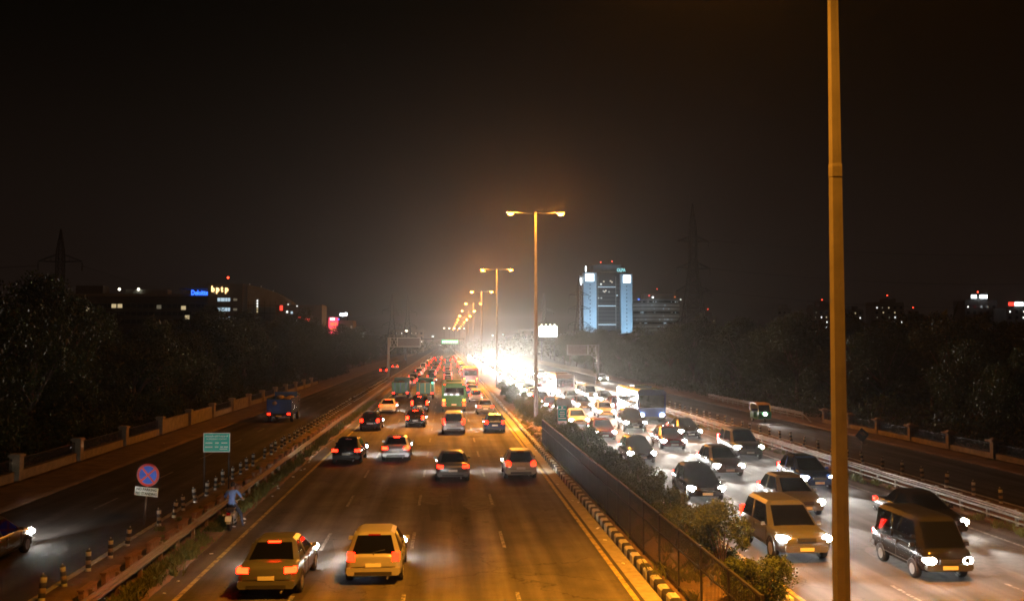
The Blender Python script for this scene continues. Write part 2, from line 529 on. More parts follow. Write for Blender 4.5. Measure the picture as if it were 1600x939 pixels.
def kerb(name, x0, x1, h, colours, n, y_start, label_kind):
    """painted kerb stones, each its own stone, over a core; the far run is one piece"""
    bl = 0.52
    mid = (x0 + x1) / 2
    core = MB().box((mid, (YN + y_start + n * bl) / 2, h / 2 - 0.04), (x1 - x0 - 0.03, y_start + n * bl - YN, h - 0.04))
    root = tag(core.build(name, M['concrete']), kind='structure')
    mes = []
    w = x1 - x0
    for c in colours:
        mb = MB()
        prof = [(-w / 2, -0.02), (w / 2, -0.02), (w / 2, h), (-w / 2 + 0.05, h), (-w / 2, h - 0.05)]
        mb.prism(prof, -bl / 2 + 0.006, bl / 2 - 0.006)
        me = mb.mesh('kerb_stone'); me.materials.append(c); mes.append(me)
    rs = random.Random(11)
    for k in range(n):
        inst('kerb_stone', mes[k % len(mes)], root, (mid + rs.uniform(-.012, .012), y_start + bl * (k + .5), rs.uniform(-.015, .012)),
             (0, rs.uniform(-.02, .02), rs.uniform(-.015, .015)))
    far = MB()
    y = y_start + n * bl; k = n
    while y < 420:
        far.box((mid, y + bl / 2, h / 2), (w, bl - .012, h), k % len(mes)); y += bl; k += 1
    far.box((mid, (y + YF) / 2, h / 2), (w, YF - y, h), 0)
    o = far.build('kerb_run', list(colours), root); o['kind'] = 'stuff'
    return root
kerb('median_kerb', 6.08, 6.34, 0.27, (M['kerb_white'], M['kerb_black']), 290, 24.0, 'median')
kerb('median_kerb', 9.3, 9.5, 0.22, (M['kerb_white'], M['kerb_black']), 120, 26.0, 'median')
tag(MB().box((-11.33, (YN + YF) / 2, 0.06), (0.14, YF - YN, 0.16)).build('separator_kerb', M['concrete']), kind='structure')
tag(MB().box((24.78, (YN + YF) / 2, 0.05), (0.14, YF - YN, 0.14)).build('separator_kerb', M['concrete']), kind='structure')

# ------------------------------------------------------------------ guard rails
def guardrail(name, x, y0, y1, side, label, m, low=False):
    """corrugated beam in 4 m lengths on posts every 2 m; side = the side of the beam"""
    root = empty(name, (x, y0, 0))
    tag(root, label, 'guardrail')
    t = 0.012
    zs = [(0, .45), (.0, .50), (.07, .535), (.07, .565), (.0, .60), (.0, .60), (.07, .635), (.07, .665), (.0, .70), (0, .75)]
    out = [(side * (p + .10), z) for p, z in zs] + [(side * (p + .10 - .02), z) for p, z in reversed(zs)]
    bm_ = MB().prism(out, 0.0, 3.99).mesh('beam'); bm_.materials.append(m)
    pm = MB().box((0, 0, .39), (.10, .14, .78)).box((side * .05, 0, .60), (.09, .12, .26)).mesh('post'); pm.materials.append(m)
    lm = MB().box((side * .10, 2, .29), (.03, 3.99, .07)).mesh('lower_rail'); lm.materials.append(m)
    rs = random.Random(int(abs(x) * 10))
    n = int((y1 - y0) / 4)
    for k in range(n):
        inst('beam', bm_, root, (rs.uniform(-.012, .012), k * 4, rs.uniform(-.012, .012)), (rs.uniform(-.002, .002), 0, rs.uniform(-.003, .003)))
        if low: inst('lower_rail', lm, root, (0, k * 4, 0))
        for q in (0, 2):
            inst('post', pm, root, (0, k * 4 + q + .02, rs.uniform(-.02, .02)), (rs.uniform(-.03, .03), rs.uniform(-.03, .03), 0))
    return root
guardrail('guardrail', -9.2, 16, 196, 1, 'long rusty brown guard rail along the left edge of the tail-lamp carriageway', M['rail_paint'])
guardrail('guardrail', 22.0, 20, 240, -1, 'long pale guard rail along the right edge of the headlamp carriageway', M['galv'], low=True)
g3 = guardrail('guardrail', 33.2, 88, 120, -1, 'short double guard rail beside the trees right of the right service road', M['galv'], low=True)
MB().tube([(-.1, 0, .62), (-.25, -1.6, .35), (-.35, -3.0, .02)], .05, 6).build('turned_down_end', M['galv'], g3)
g4 = guardrail('guardrail', -18.7, 104, 124, 1, 'short guard rail at the tree edge of the left service road', M['rail_paint'], low=True)
MB().tube([(.1, 0, .62), (.2, -2.0, .35), (.3, -4.0, .02)], .06, 6).build('turned_down_end', M['rail_paint'], g4)

# low slabs standing in the left separator behind the guard rail
slab = MB().box((0, 0, .2), (.14, 1.0, .44)).box((.0, 0, .43), (.2, 1.05, .05)).mesh('wall')
slab.materials.append(M['brick'])
for k in range(34):
    y = 25.6 + k * 1.95
    o = inst('separator_wall', slab, None, (-9.85 + random.uniform(-.05, .05), y, .07 + random.uniform(-.05, .04)), (0, random.uniform(-.06, .06), random.uniform(-.08, .08)))
    tag(o, ordw(k + 1) + ' low brick slab from the camera in the left separator behind the guard rail', 'brick slab', 'low brick slabs behind the left guard rail')

# ------------------------------------------------------------------ striped bollards
def bollard_mesh():
    mb = MB()
    r = .085
    bands = [(0.0, .10, 0), (.10, .22, 1), (.22, .34, 2), (.34, .48, 1), (.48, .60, 0)]
    for a, b, mi in bands:
        mb.lathe([(r, a + .001), (r, b)], 12, mi)
    mb.lathe([(r, .60), (r * .9, .64), (r * .5, .655), (0.001, .66)], 12, 1)
    return mb
bmats = [M['kerb_white'], M['kerb_black'], M['plaster']]
def bollard_proto():
    root = empty('bollard', (0, 0, 0))
    segs = [('base_band', 0, .0, .10), ('dark_band', 1, .10, .22), ('pale_band', 2, .22, .34), ('dark_band', 1, .34, .47), ('white_band', 0, .47, .60)]
    for n_, mi, a, b in segs:
        MB().lathe([(.08, a), (.085, a + .008), (.085, b - .008), (.08, b)], 12).build(n_, bmats[mi], root)
    MB().lathe([(.07, .60), (.07, .63), (.05, .66), (.001, .668)], 12).build('cap', M['kerb_black'], root)
    MB().tube([(.02, 0, .65), (.03, 0, .71)], .018, 6).build('reflector_stub', M['kerb_white'], root)
    return root
bp0 = bollard_proto()
bnear = bollard_mesh().mesh('bollard')
for m_ in bmats: bnear.materials.append(m_)
used = False
rs = random.Random(5)
def place_bollard(x, y, label, group):
    global used
    if y < 75:
        o = bp0 if not used else copy_tree(bp0)
        used = True
        o.location = (x + rs.uniform(-.05, .05), y, .10)
        o.rotation_euler = (rs.gauss(0, .07), rs.gauss(0, .08), rs.uniform(0, 6))
    else:
        o = inst('bollard', bnear, None, (x + rs.uniform(-.05, .05), y, .10), (rs.uniform(-.05, .05), rs.uniform(-.05, .05), 0))
    sz = rs.uniform(.95, 1.12)
    o.scale = (sz, sz, sz)
    tag(o, label, 'bollard', group)
k = 0
for i in range(86):
    y = 27.4 + i * 1.82 + rs.uniform(-.12, .12)
    if i in (5, 17, 48, 61): continue
    k += 1
    place_bollard(-11.08, y, ordw(k) + ' black and white striped bollard from the camera along the left service road', 'striped bollards left')
k = 0
for i in range(34):
    y = 36.5 + i * 2.35
    k += 1
    place_bollard(24.5, y, ordw(k) + ' black and white striped bollard from the camera along the right service road', 'striped bollards right')

# ------------------------------------------------------------------ boundary walls with pillars
def left_wall():
    root = empty('boundary_wall', (-22.4, 0, 0))
    tag(root, 'low plastered wall with square pillars and iron bars left of the service road', 'wall')
    pm = MB().box((0, 0, .62), (.52, .52, 1.3)).box((0, 0, 1.31), (.64, .64, .10)).box((0, 0, 1.38), (.5, .5, .06)).mesh('pillar')
    pm.materials.append(M['plaster'])
    wm = MB().box((0, 4.1, .2), (.22, 7.6, .5)).box((0, 4.1, .47), (.28, 7.6, .05)).mesh('wall_panel'); wm.materials.append(M['plaster'])
    solid = MB().box((0, 4.1, .5), (.22, 7.6, 1.1)).box((0, 4.1, 1.07), (.3, 7.6, .06)).mesh('wall_panel'); solid.materials.append(M['plaster'])
    gm = MB()
    for k in range(60):
        gm.box((0, .45 + k * .125, .82), (.018, .018, .68))
    gm.box((0, 4.1, 1.12), (.03, 7.6, .03)).box((0, 4.1, .56), (.03, 7.6, .03))
    gm = gm.mesh('bars'); gm.materials.append(M['black_iron'])
    for k in range(16):
        y = 35.3 + 8.4 * k
        inst('pillar', pm, root, (rs.uniform(-.05, .05), y, 0), (0, 0, rs.uniform(-.03, .03)))
        if k in (5, 6, 8):
            inst('wall_panel', solid, root, (0, y, 0))
        else:
            inst('wall_panel', wm, root, (0, y, 0))
            o = inst('bars', gm, root, (0, y, 0)); o['kind'] = 'stuff'
left_wall()
def right_wall():
    root = empty('boundary_wall', (34.0, 0, 0))
    tag(root, 'low boundary wall with capped pale pillars right of the right service road', 'wall')
    pm = MB().box((0, 0, .5), (.36, .36, 1.02)).box((0, 0, 1.04), (.5, .5, .06)).box((0, 0, 1.12), (.78, .78, .09)).box((0, 0, 1.22), (.5, .5, .12), taper=.5).mesh('pillar')
    pm.materials.append(M['plaster'])
    wm = MB().box((0, 2.75, .15), (.2, 5.0, .34)).mesh('wall_panel'); wm.materials.append(M['plaster'])
    gm = MB()
    for k in range(40): gm.box((0, .35 + k * .125, .62), (.015, .015, .62))
    gm.box((0, 2.75, .9), (.03, 5.0, .03)).box((0, 2.75, .4), (.03, 5.0, .03))
    gm = gm.mesh('bars'); gm.materials.append(M['black_iron'])
    for k in range(8):
        y = 47.0 + 5.4 * k
        inst('pillar', pm, root, (rs.uniform(-.05, .05), y, 0), (0, 0, rs.uniform(-.03, .03)))
        if k < 7:
            inst('wall_panel', wm, root, (0, y, 0))
            o = inst('bars', gm, root, (0, y, 0)); o['kind'] = 'stuff'
right_wall()

# ------------------------------------------------------------------ fence on the median
def median_fence():
    root = empty('median_fence', (6.5, 18, .2))
    tag(root, 'tall black iron bar fence on the median beside the painted kerb', 'fence')
    pw = 2.4
    post = MB().box((0, 0, .9), (.06, .06, 1.84)).mesh('post'); post.materials.append(M['black_iron'])
    rail = MB().box((0, pw / 2, 1.77), (.06, pw - .06, .05)).mesh('top_rail'); rail.materials.append(M['black_iron'])
    mid = MB().box((0, pw / 2, 1.22), (.035, pw - .06, .035)).mesh('middle_rail'); mid.materials.append(M['black_iron'])
    low = MB().box((0, pw / 2, .18), (.04, pw - .06, .04)).mesh('bottom_rail'); low.materials.append(M['black_iron'])
    bar = MB()
    for k in range(19): bar.box((0, .12 + k * .12, .90), (.016, .02, 1.70))
    bar = bar.mesh('bars'); bar.materials.append(M['black_iron'])
    n = 19
    for k in range(n):
        y = k * pw + 1.6
        inst('post', post, root, (0, y, 0), (0, rs.uniform(-.01, .01), 0))
        inst('top_rail', rail, root, (rs.uniform(-.006, .006), y, rs.uniform(-.006, .006)))
        inst('middle_rail', mid, root, (0, y, 0))
        inst('bottom_rail', low, root, (0, y, 0))
        o = inst('bars', bar, root, (0, y, 0)); o['kind'] = 'stuff'
    inst('post', post, root, (0, n * pw + 1.6, 0))
median_fence()

# ------------------------------------------------------------------ street lamps on the median
def lamp_mast(y, label, lit=True, detail=True):
    root = empty('street_lamp', (7.75, y, .2))
    tag(root, label, 'street lamp', 'double-armed street lamps on the median')
    H = 18.3
    mb = MB().tube([(0, 0, 0), (0, 0, 10.5)], [.19, .135], 8, smooth=False)
    mb.tube([(0, 0, 10.3), (0, 0, 10.5), (0, 0, 10.56)], [.139, .1385, .135], 8, smooth=False)
    mb.tube([(0, 0, 10.5), (0, 0, H)], [.128, .085], 8, smooth=False)
    mb.build('mast', M['pole'], root)
    b = MB().box((0, 0, .03), (.6, .6, .06))
    for sx in (-1, 1):
        for sy in (-1, 1):
            b.tube([(sx * .23, sy * .23, 0), (sx * .23, sy * .23, .16)], .025, 6)
    b.build('base_plate', M['galv'], root)
    MB().box((0, -.19, 1.1), (.14, .03, .6)).build('service_door', M['galv'], root)
    MB().lathe([(.10, H - .1), (.11, H), (.09, H + .12), (.001, H + .16)], 8).build('mast_cap', M['pole'], root)
    for s in (-1, 1):
        MB().tube([(0, 0, H - .05), (s * .9, 0, H + .02), (s * 1.8, 0, H + .08)], [.05, .045, .035], 8).build('arm', M['arm'], root)
        hd = MB()
        prof = [(-.42, .0), (-.38, .10), (-.1, .16), (.25, .13), (.42, .04), (.42, .0)]
        hd.prism([(s * (2.15 + p), H + .06 + z) for p, z in prof], -.17, .17)
        head = hd.build('lamp_head', M['lamp_case'], root)
        ln = MB()
        n = 10
        vs = []
        for j, (rr, dz) in enumerate(((1, 0), (.92, -.13), (.55, -.22))):
            for k_ in range(n):
                a = 2 * PI * k_ / n
                vs.append((s * 2.2 + .30 * rr * math.cos(a), .15 * rr * math.sin(a), H + .055 + dz))
        fs = [(j * n + k_, j * n + (k_ + 1) % n, (j + 1) * n + (k_ + 1) % n, (j + 1) * n + k_) for j in range(2) for k_ in range(n)]
        fs.append(tuple(range(2 * n, 3 * n)))
        ln.add(vs, fs, 0, True)
        ln.build('lens', M['sodium'], head)
        if lit:
            li = bpy.data.lights.new('sodium_light', 'SPOT')
            li.energy = LAMP_W; li.color = SODIUM
            li.spot_size = R(140); li.spot_blend = 1.0; li.shadow_soft_size = .16
            lo = bpy.data.objects.new('sodium_light', li)
            lo.location = (s * 2.2, 0, H - .22)
            lo.rotation_euler = (0, -s * R(12), 0)
            lo.scale = (.40, 1, 1)                    # optic throws its light along the road
            link(lo, head)
            if y < 40: continue                      # the near heads are out of view
            pt = bpy.data.lights.new('lamp_glow', 'POINT')
            pt.energy = LAMP_W * .08; pt.color = (1.0, .33, .03); pt.shadow_soft_size = .16
            po = bpy.data.objects.new('lamp_glow', pt)
            po.location = (s * 2.2, 0, H - .36)
            link(po, head)
lamp_mast(18.6, 'tall foreground street lamp mast running out of the top of the picture')
for k in range(13):
    lamp_mast(83.4 + 65.4 * k, ordw(k + 1) + ' complete double street lamp from the camera in the median row', lit=k < 8)

# ------------------------------------------------------------------ foliage
def leaf_cloud(centres, size, rs, flat=0.0):
    """one small bent leaf at each centre; returns vertex and face lists"""
    n = len(centres)
    a = rs.normal(size=(n, 3)); a /= np.linalg.norm(a, axis=1)[:, None]
    a[:, 2] -= 0.25
    b = rs.normal(size=(n, 3)); b -= a * (a * b).sum(1)[:, None] / (a * a).sum(1)[:, None]
    b /= np.linalg.norm(b, axis=1)[:, None]
    s = size * rs.uniform(.6, 1.35, size=(n, 1))
    v = np.empty((n, 4, 3))
    v[:, 0] = centres - a * s * .5
    v[:, 1] = centres + b * s * .28
    v[:, 2] = centres + a * s * .55
    v[:, 3] = centres - b * s * .28
    f = np.arange(n * 4).reshape(n, 4)
    return v.reshape(-1, 3), f

def leaf_mesh(name, centres, size, rs, m):
    v, f = leaf_cloud(np.asarray(centres), size, rs)
    me = bpy.data.meshes.new(name)
    me.from_pydata(v.tolist(), [], f.tolist())
    me.materials.append(m)
    return me

def tree_proto(seed, H, rad, nleaf=17000, leaf=.20):
    rs_ = np.random.RandomState(seed)
    rr = random.Random(seed)
    tr = MB()
    tips = []
    lean = (rr.uniform(-.5, .5), rr.uniform(-.5, .5))
    h0 = H * .26
    tr.tube([(0, 0, -.2), (lean[0] * .3, lean[1] * .3, h0 * .6), (lean[0] * .6, lean[1] * .6, h0), (lean[0], lean[1], H * .6)], [.27, .21, .18, .07], 8)
    for k in range(9):
        a = k * 2.4 + rr.uniform(-.4, .4)
        z0 = h0 * rr.uniform(.75, 1.5)
        l = rad * rr.uniform(.55, .95)
        z1 = z0 + H * rr.uniform(.12, .5)
        p0 = (lean[0] * .6, lean[1] * .6, z0)
        p1 = (p0[0] + math.cos(a) * l * .5, p0[1] + math.sin(a) * l * .5, (z0 + z1) / 2 + .3)
        p2 = (p0[0] + math.cos(a) * l, p0[1] + math.sin(a) * l, z1)
        tr.tube([p0, p1, p2], [.11, .07, .03], 6)
        tips.append(p2)
    # leaf clumps: around the limbs' ends and spread through an uneven crown
    cl = []
    for t in tips:
        cl.append((np.array(t), rr.uniform(.28, .42) * rad))
    for k in range(34):
        a = rr.uniform(0, 2 * PI); u = rr.uniform(-1.15, 1); r0 = (math.sqrt(1 - min(1, abs(u)) ** 2) if u > -.2 else .92) * rr.uniform(.45, 1.02)
        c = np.array((math.cos(a) * r0 * rad, math.sin(a) * r0 * rad, H * .60 + u * H * .37))
        cl.append((c, rr.uniform(.16, .36) * rad))
    w = np.array([c[1] ** 2.2 for c in cl]); w /= w.sum()
    cnt = (w * nleaf).astype(int)
    pts = []
    for (c, r_), n in zip(cl, cnt):
        d = rs_.normal(size=(n, 3)); d /= np.linalg.norm(d, axis=1)[:, None]
        q = rs_.uniform(.35, 1.0, size=(n, 1)) ** .6
        e = d * q * r_ * np.array((1.05, 1.05, .8))
        pts.append(c + e + rs_.normal(scale=.10, size=(n, 3)))
    pts = np.vstack(pts)
    pts = pts[pts[:, 2] > H * .05]
    me = leaf_mesh('crown', pts, leaf, rs_, M['leaf_tree'])
    tm = tr.mesh('trunk'); tm.materials.append(M['bark'])
    return tm, me, H
TREES = [tree_proto(21 + s, H, r_) for s, (H, r_) in enumerate(((10.8, 4.2), (11.6, 3.9), (9.4, 4.4), (12.6, 4.3), (8.4, 3.6), (10.2, 3.4)))]

def place_tree(x, y, v, label, sc_=1.0, group=None, rz=None):
    root = empty('roadside_tree', (x, y, -.07), rz if rz is not None else random.uniform(0, 6.28))
    root.scale = (sc_, sc_, sc_ * random.uniform(.94, 1.06))
    tag(root, label, 'tree', group)
    tm, cm, H = TREES[v % len(TREES)]
    inst('trunk', tm, root)
    inst('crown', cm, root)
    return root
k = 0
y = 40.0
while y < 330:                                      # front row on the left, just behind the wall
    k += 1
    v = random.randrange(6)
    place_tree(-27.2 + random.uniform(-1.2, 1.6), y, v, ordw(k) + ' tree from the camera in the front row behind the left wall', random.uniform(.88, 1.08), 'front row of left trees')
    y += random.uniform(6.0, 8.5) * (1 if y < 180 else 1.5)
k = 0
y = 44.0
while y < 330:
    k += 1
    place_tree(-36 + random.uniform(-3, 2), y, random.randrange(6), ordw(k) + ' tree from the camera in the rear row behind the left wall', random.uniform(.9, 1.08), 'rear row of left trees')
    y += random.uniform(8, 12) * (1 if y < 180 else 1.6)
k = 0
y = 48.0
while y < 320:
    k += 1
    xx = 38.8 + random.uniform(-1.0, 1.8)
    if 74 < y < 84: xx += 3.5
    place_tree(xx, y, random.randrange(6), ordw(k) + ' tree from the camera in the front row right of the right service road', random.uniform(.8, .98), 'front row of right trees')
    y += random.uniform(6.5, 9) * (1 if y < 180 else 1.5)
k = 0
y = 54.0
while y < 330:
    k += 1
    place_tree(49 + random.uniform(-3, 4), y, random.randrange(6), ordw(k) + ' tree from the camera in the rear row of the right-hand trees', random.uniform(.82, 1.0), 'rear row of right trees')
    y += random.uniform(9, 13) * (1 if y < 180 else 1.6)

def far_wood(name, spans, label):
    rs_ = np.random.RandomState(3)
    pts = []
    for (x0, y0, x1, y1, h, n) in spans:
        t = rs_.uniform(0, 1, n)
        x = x0 + (x1 - x0) * t + rs_.normal(scale=4, size=n); yy = y0 + (y1 - y0) * t + rs_.uniform(-8, 8, n)
        top = h * (.72 + .18 * np.sin(x * .35 + yy * .13) + .12 * np.sin(x * .9 + 1) + .06 * np.sin(yy * .8))
        z = top * rs_.uniform(0, 1, n) ** .6
        pts.append(np.stack([x, yy, z], 1))
    pts = np.vstack(pts)
    me = leaf_mesh('wood', pts, 1.5, rs_, M['wood_far'])
    o = inst(name, me)
    tag(o, label, 'wood', kind='stuff')
far_wood('far_wood', [(-75, 60, -60, 330, 11, 9000), (-70, 340, -20, 620, 12, 7000), (62, 70, 75, 330, 10.5, 9000), (60, 340, 40, 620, 12, 6000),
                      (-200, 120, -80, 210, 13, 6000), (80, 120, 300, 260, 13, 9000), (100, 350, 330, 430, 15, 7000), (-190, 300, -60, 300, 11, 4000),
                      (-320, 900, 420, 900, 11, 9000)], 'distant dark woodland filling the skyline behind the roadside trees')

def undergrowth(name, x0, x1, y0, y1, n, label):
    rs_ = np.random.RandomState(int(abs(x0)))
    yy = y0 + (y1 - y0) * rs_.uniform(0, 1, n) ** 1.6
    xx = rs_.uniform(x0, x1, n)
    top = 1.6 + .9 * np.sin(yy * .45 + xx) + .7 * np.sin(yy * 1.13 + 2) + .4 * np.sin(yy * 2.9)
    zz = np.clip(top, .5, 4) * rs_.uniform(0, 1, n) ** .7
    me = leaf_mesh('undergrowth', np.stack([xx, yy, zz], 1), .22, rs_, M['leaf_tree'])
    tag(inst(name, me), label, 'bushes', kind='stuff')
undergrowth('undergrowth', -25.4, -22.9, 36, 230, 42000, 'tangled dark undergrowth pressing against the left boundary wall')
undergrowth('undergrowth', 34.6, 37.4, 44, 230, 36000, 'tangled dark undergrowth behind the right boundary wall')

# shrubs on the median
def shrub_proto(seed, h, r_, n=11000):
    rs_ = np.random.RandomState(seed); rr = random.Random(seed)
    st = MB()
    for k in range(7):
        a = k * .9 + rr.uniform(-.3, .3)
        l = r_ * rr.uniform(.3, .7)
        st.tube([(0, 0, -.1), (math.cos(a) * l * .4, math.sin(a) * l * .4, h * .4), (math.cos(a) * l, math.sin(a) * l, h * rr.uniform(.6, .95))], [.03, .02, .008], 5)
    pts = []
    for k in range(26):
        a = rr.uniform(0, 6.28); u = rr.uniform(.12, .95)
        q = math.sin(PI * min(1, u * .82 + .1)) * rr.uniform(.3, 1)
        c = np.array((math.cos(a) * q * r_ * .85, math.sin(a) * q * r_ * .85, u * h))
        cr = rr.uniform(.18, .34) * r_
        m_ = n // 26
        d = rs_.normal(size=(m_, 3)); d /= np.linalg.norm(d, axis=1)[:, None]
        pts.append(c + d * cr * rs_.uniform(.4, 1.1, size=(m_, 1)))
    pts = np.vstack(pts); pts = pts[pts[:, 2] > .03]
    sm = st.mesh('stems'); sm.materials.append(M['bark'])
    return sm, leaf_mesh('foliage', pts, .075, rs_, M['leaf_shrub'])
SHRUBS = [shrub_proto(50 + s, h, r_) for s, (h, r_) in enumerate(((1.55, 1.15), (1.8, 1.05), (1.35, 1.2), (1.65, .95)))]
spots = [(8.2, 25.0, .95), (8.45, 29.3, 1.1), (8.35, 32.4, 1.0), (8.2, 34.9, .95), (8.4, 39.6, 1.12), (8.25, 42.2, 1.05), (8.3, 45.9, .9), (8.35, 49.8, .95), (8.2, 52.2, .8),
         (8.4, 56.6, 1.05), (8.2, 59.9, 1.0), (8.3, 63.3, 1.0), (8.1, 67.0, .9), (8.5, 72.5, 1.0), (7.9, 76.4, 1.05), (8.5, 80.5, 1.0), (7.7, 86.5, 1.1), (8.3, 91.5, 1.0),
         (7.8, 97.0, 1.05), (8.2, 103, 1.0), (7.7, 110, 1.1), (8.1, 118, 1.0), (7.8, 127, 1.0), (8.0, 137, 1.1)]
for k, (x, y, s_) in enumerate(spots):
    root = empty('shrub', (x, y, .22), random.uniform(0, 6.28))
    root.scale = (s_, s_, s_)
    tag(root, ordw(k + 1) + ' leafy shrub from the camera in the row on the median', 'shrub', 'shrubs on the median')
    sm, lm = SHRUBS[k % 4]
    inst('stems', sm, root); inst('foliage', lm, root)
# low weeds through the fence and grass along the guard rails
def tufts(name, spots_, label, h=.22, m='grass', per=26):
    rs_ = np.random.RandomState(9)
    v = []; f = []
    for (x, y, z, s_) in spots_:
        for q in range(per):
            a = rs_.uniform(0, 6.28); d = rs_.uniform(0, .22) * s_
            bx, by = x + math.cos(a) * d, y + math.sin(a) * d
            hh = h * s_ * rs_.uniform(.5, 1.2); w = .012 * s_ + .006
            lx, ly = rs_.normal(scale=.5 * hh), rs_.normal(scale=.5 * hh)
            b = len(v)
            ca, sa = math.cos(a + 1.5) * w, math.sin(a + 1.5) * w
            v += [(bx - ca, by - sa, z), (bx + ca, by + sa, z), (bx + lx * .4 + ca * .8, by + ly * .4 + sa * .8, z + hh * .6), (bx + lx, by + ly, z + hh), (bx + lx * .4 - ca * .8, by + ly * .4 - sa * .8, z + hh * .6)]
            f.append((b, b + 1, b + 2, b + 3, b + 4))
    me = bpy.data.meshes.new(name); me.from_pydata(v, [], f); me.materials.append(M[m])
    tag(inst(name, me), label, 'grass', kind='stuff')
tufts('verge_grass', [(-8.9 + random.gauss(0, .16), 26 + (random.random() ** 1.4) * 90, .0, random.uniform(.6, 1.8)) for _ in range(420)] +
      [(-9.9 + random.gauss(0, .5), 26 + random.random() * 70, .1, random.uniform(.5, 1.2)) for _ in range(120)], 'thin green grass tufts growing along the left guard rail')
tufts('verge_grass', [(21.6 + random.gauss(0, .15), 33 + random.random() * 70, .0, random.uniform(.6, 1.4)) for _ in range(200)], 'thin grass tufts growing along the right guard rail')
tufts('median_weeds', [(random.uniform(6.5, 9.2), 24 + random.random() * 75, .22, random.uniform(.8, 2.0)) for _ in range(330)], 'weeds growing on the median soil between the shrubs', h=.25)
# stones at the far end of the median fence
def stone(x, y, s_, label, seed):
    rr = random.Random(seed)
    mb = MB()
    n, rings = 9, 5
    vs = []
    for j in range(rings):
        ph = PI * (j + .5) / rings
        for k in range(n):
            a = 2 * PI * k / n
            q = rr.uniform(.8, 1.15)
            vs.append((math.cos(a) * math.sin(ph) * q * s_, math.sin(a) * math.sin(ph) * q * s_ * 1.2, -math.cos(ph) * q * s_ * .65))
    fs = [(j * n + k, j * n + (k + 1) % n, (j + 1) * n + (k + 1) % n, (j + 1) * n + k) for j in range(rings - 1) for k in range(n)]
    fs += [tuple(range(n)), tuple(range((rings - 1) * n, rings * n))]
    mb.add(vs, fs, 0, False)
    o = mb.build('stone', M['rock'], None, (x, y, .24 + s_ * .35))
    tag(o, label, 'stone', 'stones on the median past the fence')
for k, (x, y, s_) in enumerate(((6.9, 66.6, .45), (7.2, 68.9, .5), (6.75, 70.6, .38), (7.0, 73.5, .55), (6.8, 76.4, .4), (7.1, 79.0, .45))):
    stone(x, y, s_, ordw(k + 1) + ' pale boulder past the far end of the black median fence', 70 + k)
# litter on the shoulder
litter = MB()
for q in range(60):
    x = random.choice((random.uniform(-9.0, -7.9), random.uniform(-22, -19), random.uniform(5.6, 6.0)))
    y = random.uniform(27, 75)
    litter.box((x, y, .03), (random.uniform(.04, .14), random.uniform(.04, .14), .02), rot=(random.uniform(-.3, .3), random.uniform(-.3, .3), random.uniform(0, 3)))
tag(litter.build('litter', M['sign_white']), 'small pale scraps of litter along the road edges', 'litter', kind='stuff')

# ------------------------------------------------------------------ signs
def disc(mb, c, r0, r1, y0, y1, n=40, mi=0):
    """flat ring or disc facing -Y"""
    if r0 <= 0:
        mb.lathe([(r1, y0), (r1, y1)], n, mi, 'y', c, smooth=False)
    else:
        vs = []
        for r_, y in ((r0, y0), (r1, y0), (r1, y1), (r0, y1)):
            for k in range(n):
                a = 2 * PI * k / n
                vs.append((c[0] + r_ * math.cos(a), c[1] + y, c[2] + r_ * math.sin(a)))
        fs = []
        for j in range(4):
            for k in range(n):
                k2 = (k + 1) % n
                j2 = (j + 1) % 4
                fs.append((j * n + k, j * n + k2, j2 * n + k2, j2 * n + k))
        mb.add(vs, fs, mi)
np_sign = empty('no_parking_sign', (-11.92, 39.2, .1))
tag(np_sign, 'round blue and red no-parking sign with white plate on a leaning pole', 'road sign')
np_sign.rotation_euler = (0, R(5), R(-8))
MB().tube([(0, 0, -.1), (0, 0, 2.2)], .035, 8).build('pole', M['galv'], np_sign)
mb = MB(); disc(mb, (0, -.06, 1.88), 0, .36, 0, .012); mb.build('blue_disc', M['sign_blue'], np_sign)
mb = MB(); disc(mb, (0, -.066, 1.88), .355, .455, 0, .014); mb.build('red_rim', M['sign_red'], np_sign)
for a in (45, -45):
    MB().box((0, -.068 - (.003 if a > 0 else 0), 1.88), (.74, .01, .07), rot=(0, R(a), 0)).build('red_bar', M['sign_red'], np_sign)
pl = MB().box((0, -.055, 1.22), (.95, .015, .34)).build('text_plate', M['sign_white'], np_sign)
lettering('NO PARKING', .145, M['sign_black'], pl, (0, -.066, 1.30), .82, bold=.004)
lettering('NO STANDING', .145, M['sign_black'], pl, (0, -.066, 1.14), .86, bold=.004)

es = empty('emergency_sign', (-10.86, 46.6, .1))
tag(es, 'green rectangular emergency contact sign on two thin posts by the left bollards', 'road sign')
for s in (-1, 1): MB().tube([(s * .57, 0.03, -.1), (s * .57, 0.03, 2.85)], .03, 8).build('post', M['black_iron'], es)
MB().box((0, 0, 2.37), (1.24, .02, .90)).build('white_border', M['sign_white'], es)
bd = MB().box((0, -.006, 2.37), (1.18, .02, .84)).build('board', M['sign_green'], es)
lettering('आपातकालीन स्थिति में सम्पर्क करें', .10, M['sign_white'], bd, (0, -.02, 2.66), 1.05)
lettering('IN EMERGENCY CONTACT', .085, M['sign_white'], bd, (0, -.02, 2.535), .94)
for z, x0, x1, n_, h_ in ((2.35, -.52, -.20, 7, .055), (2.35, -.07, .10, 4, .055), (2.35, .22, .50, 6, .055), (2.16, -.53, -.19, 7, .055),
                          (2.16, -.08, .08, 4, .055), (2.16, .17, .30, 3, .055), (2.16, .34, .53, 4, .055), (2.06, .14, .50, 8, .045)):
    for t in range(n_):                              # words too small to read in the photograph
        MB().box((x0 + (t + .5) * (x1 - x0) / n_, -.018, z), ((x1 - x0) / n_ * .66, .006, h_)).build('text_mark', M['sign_white'], bd)

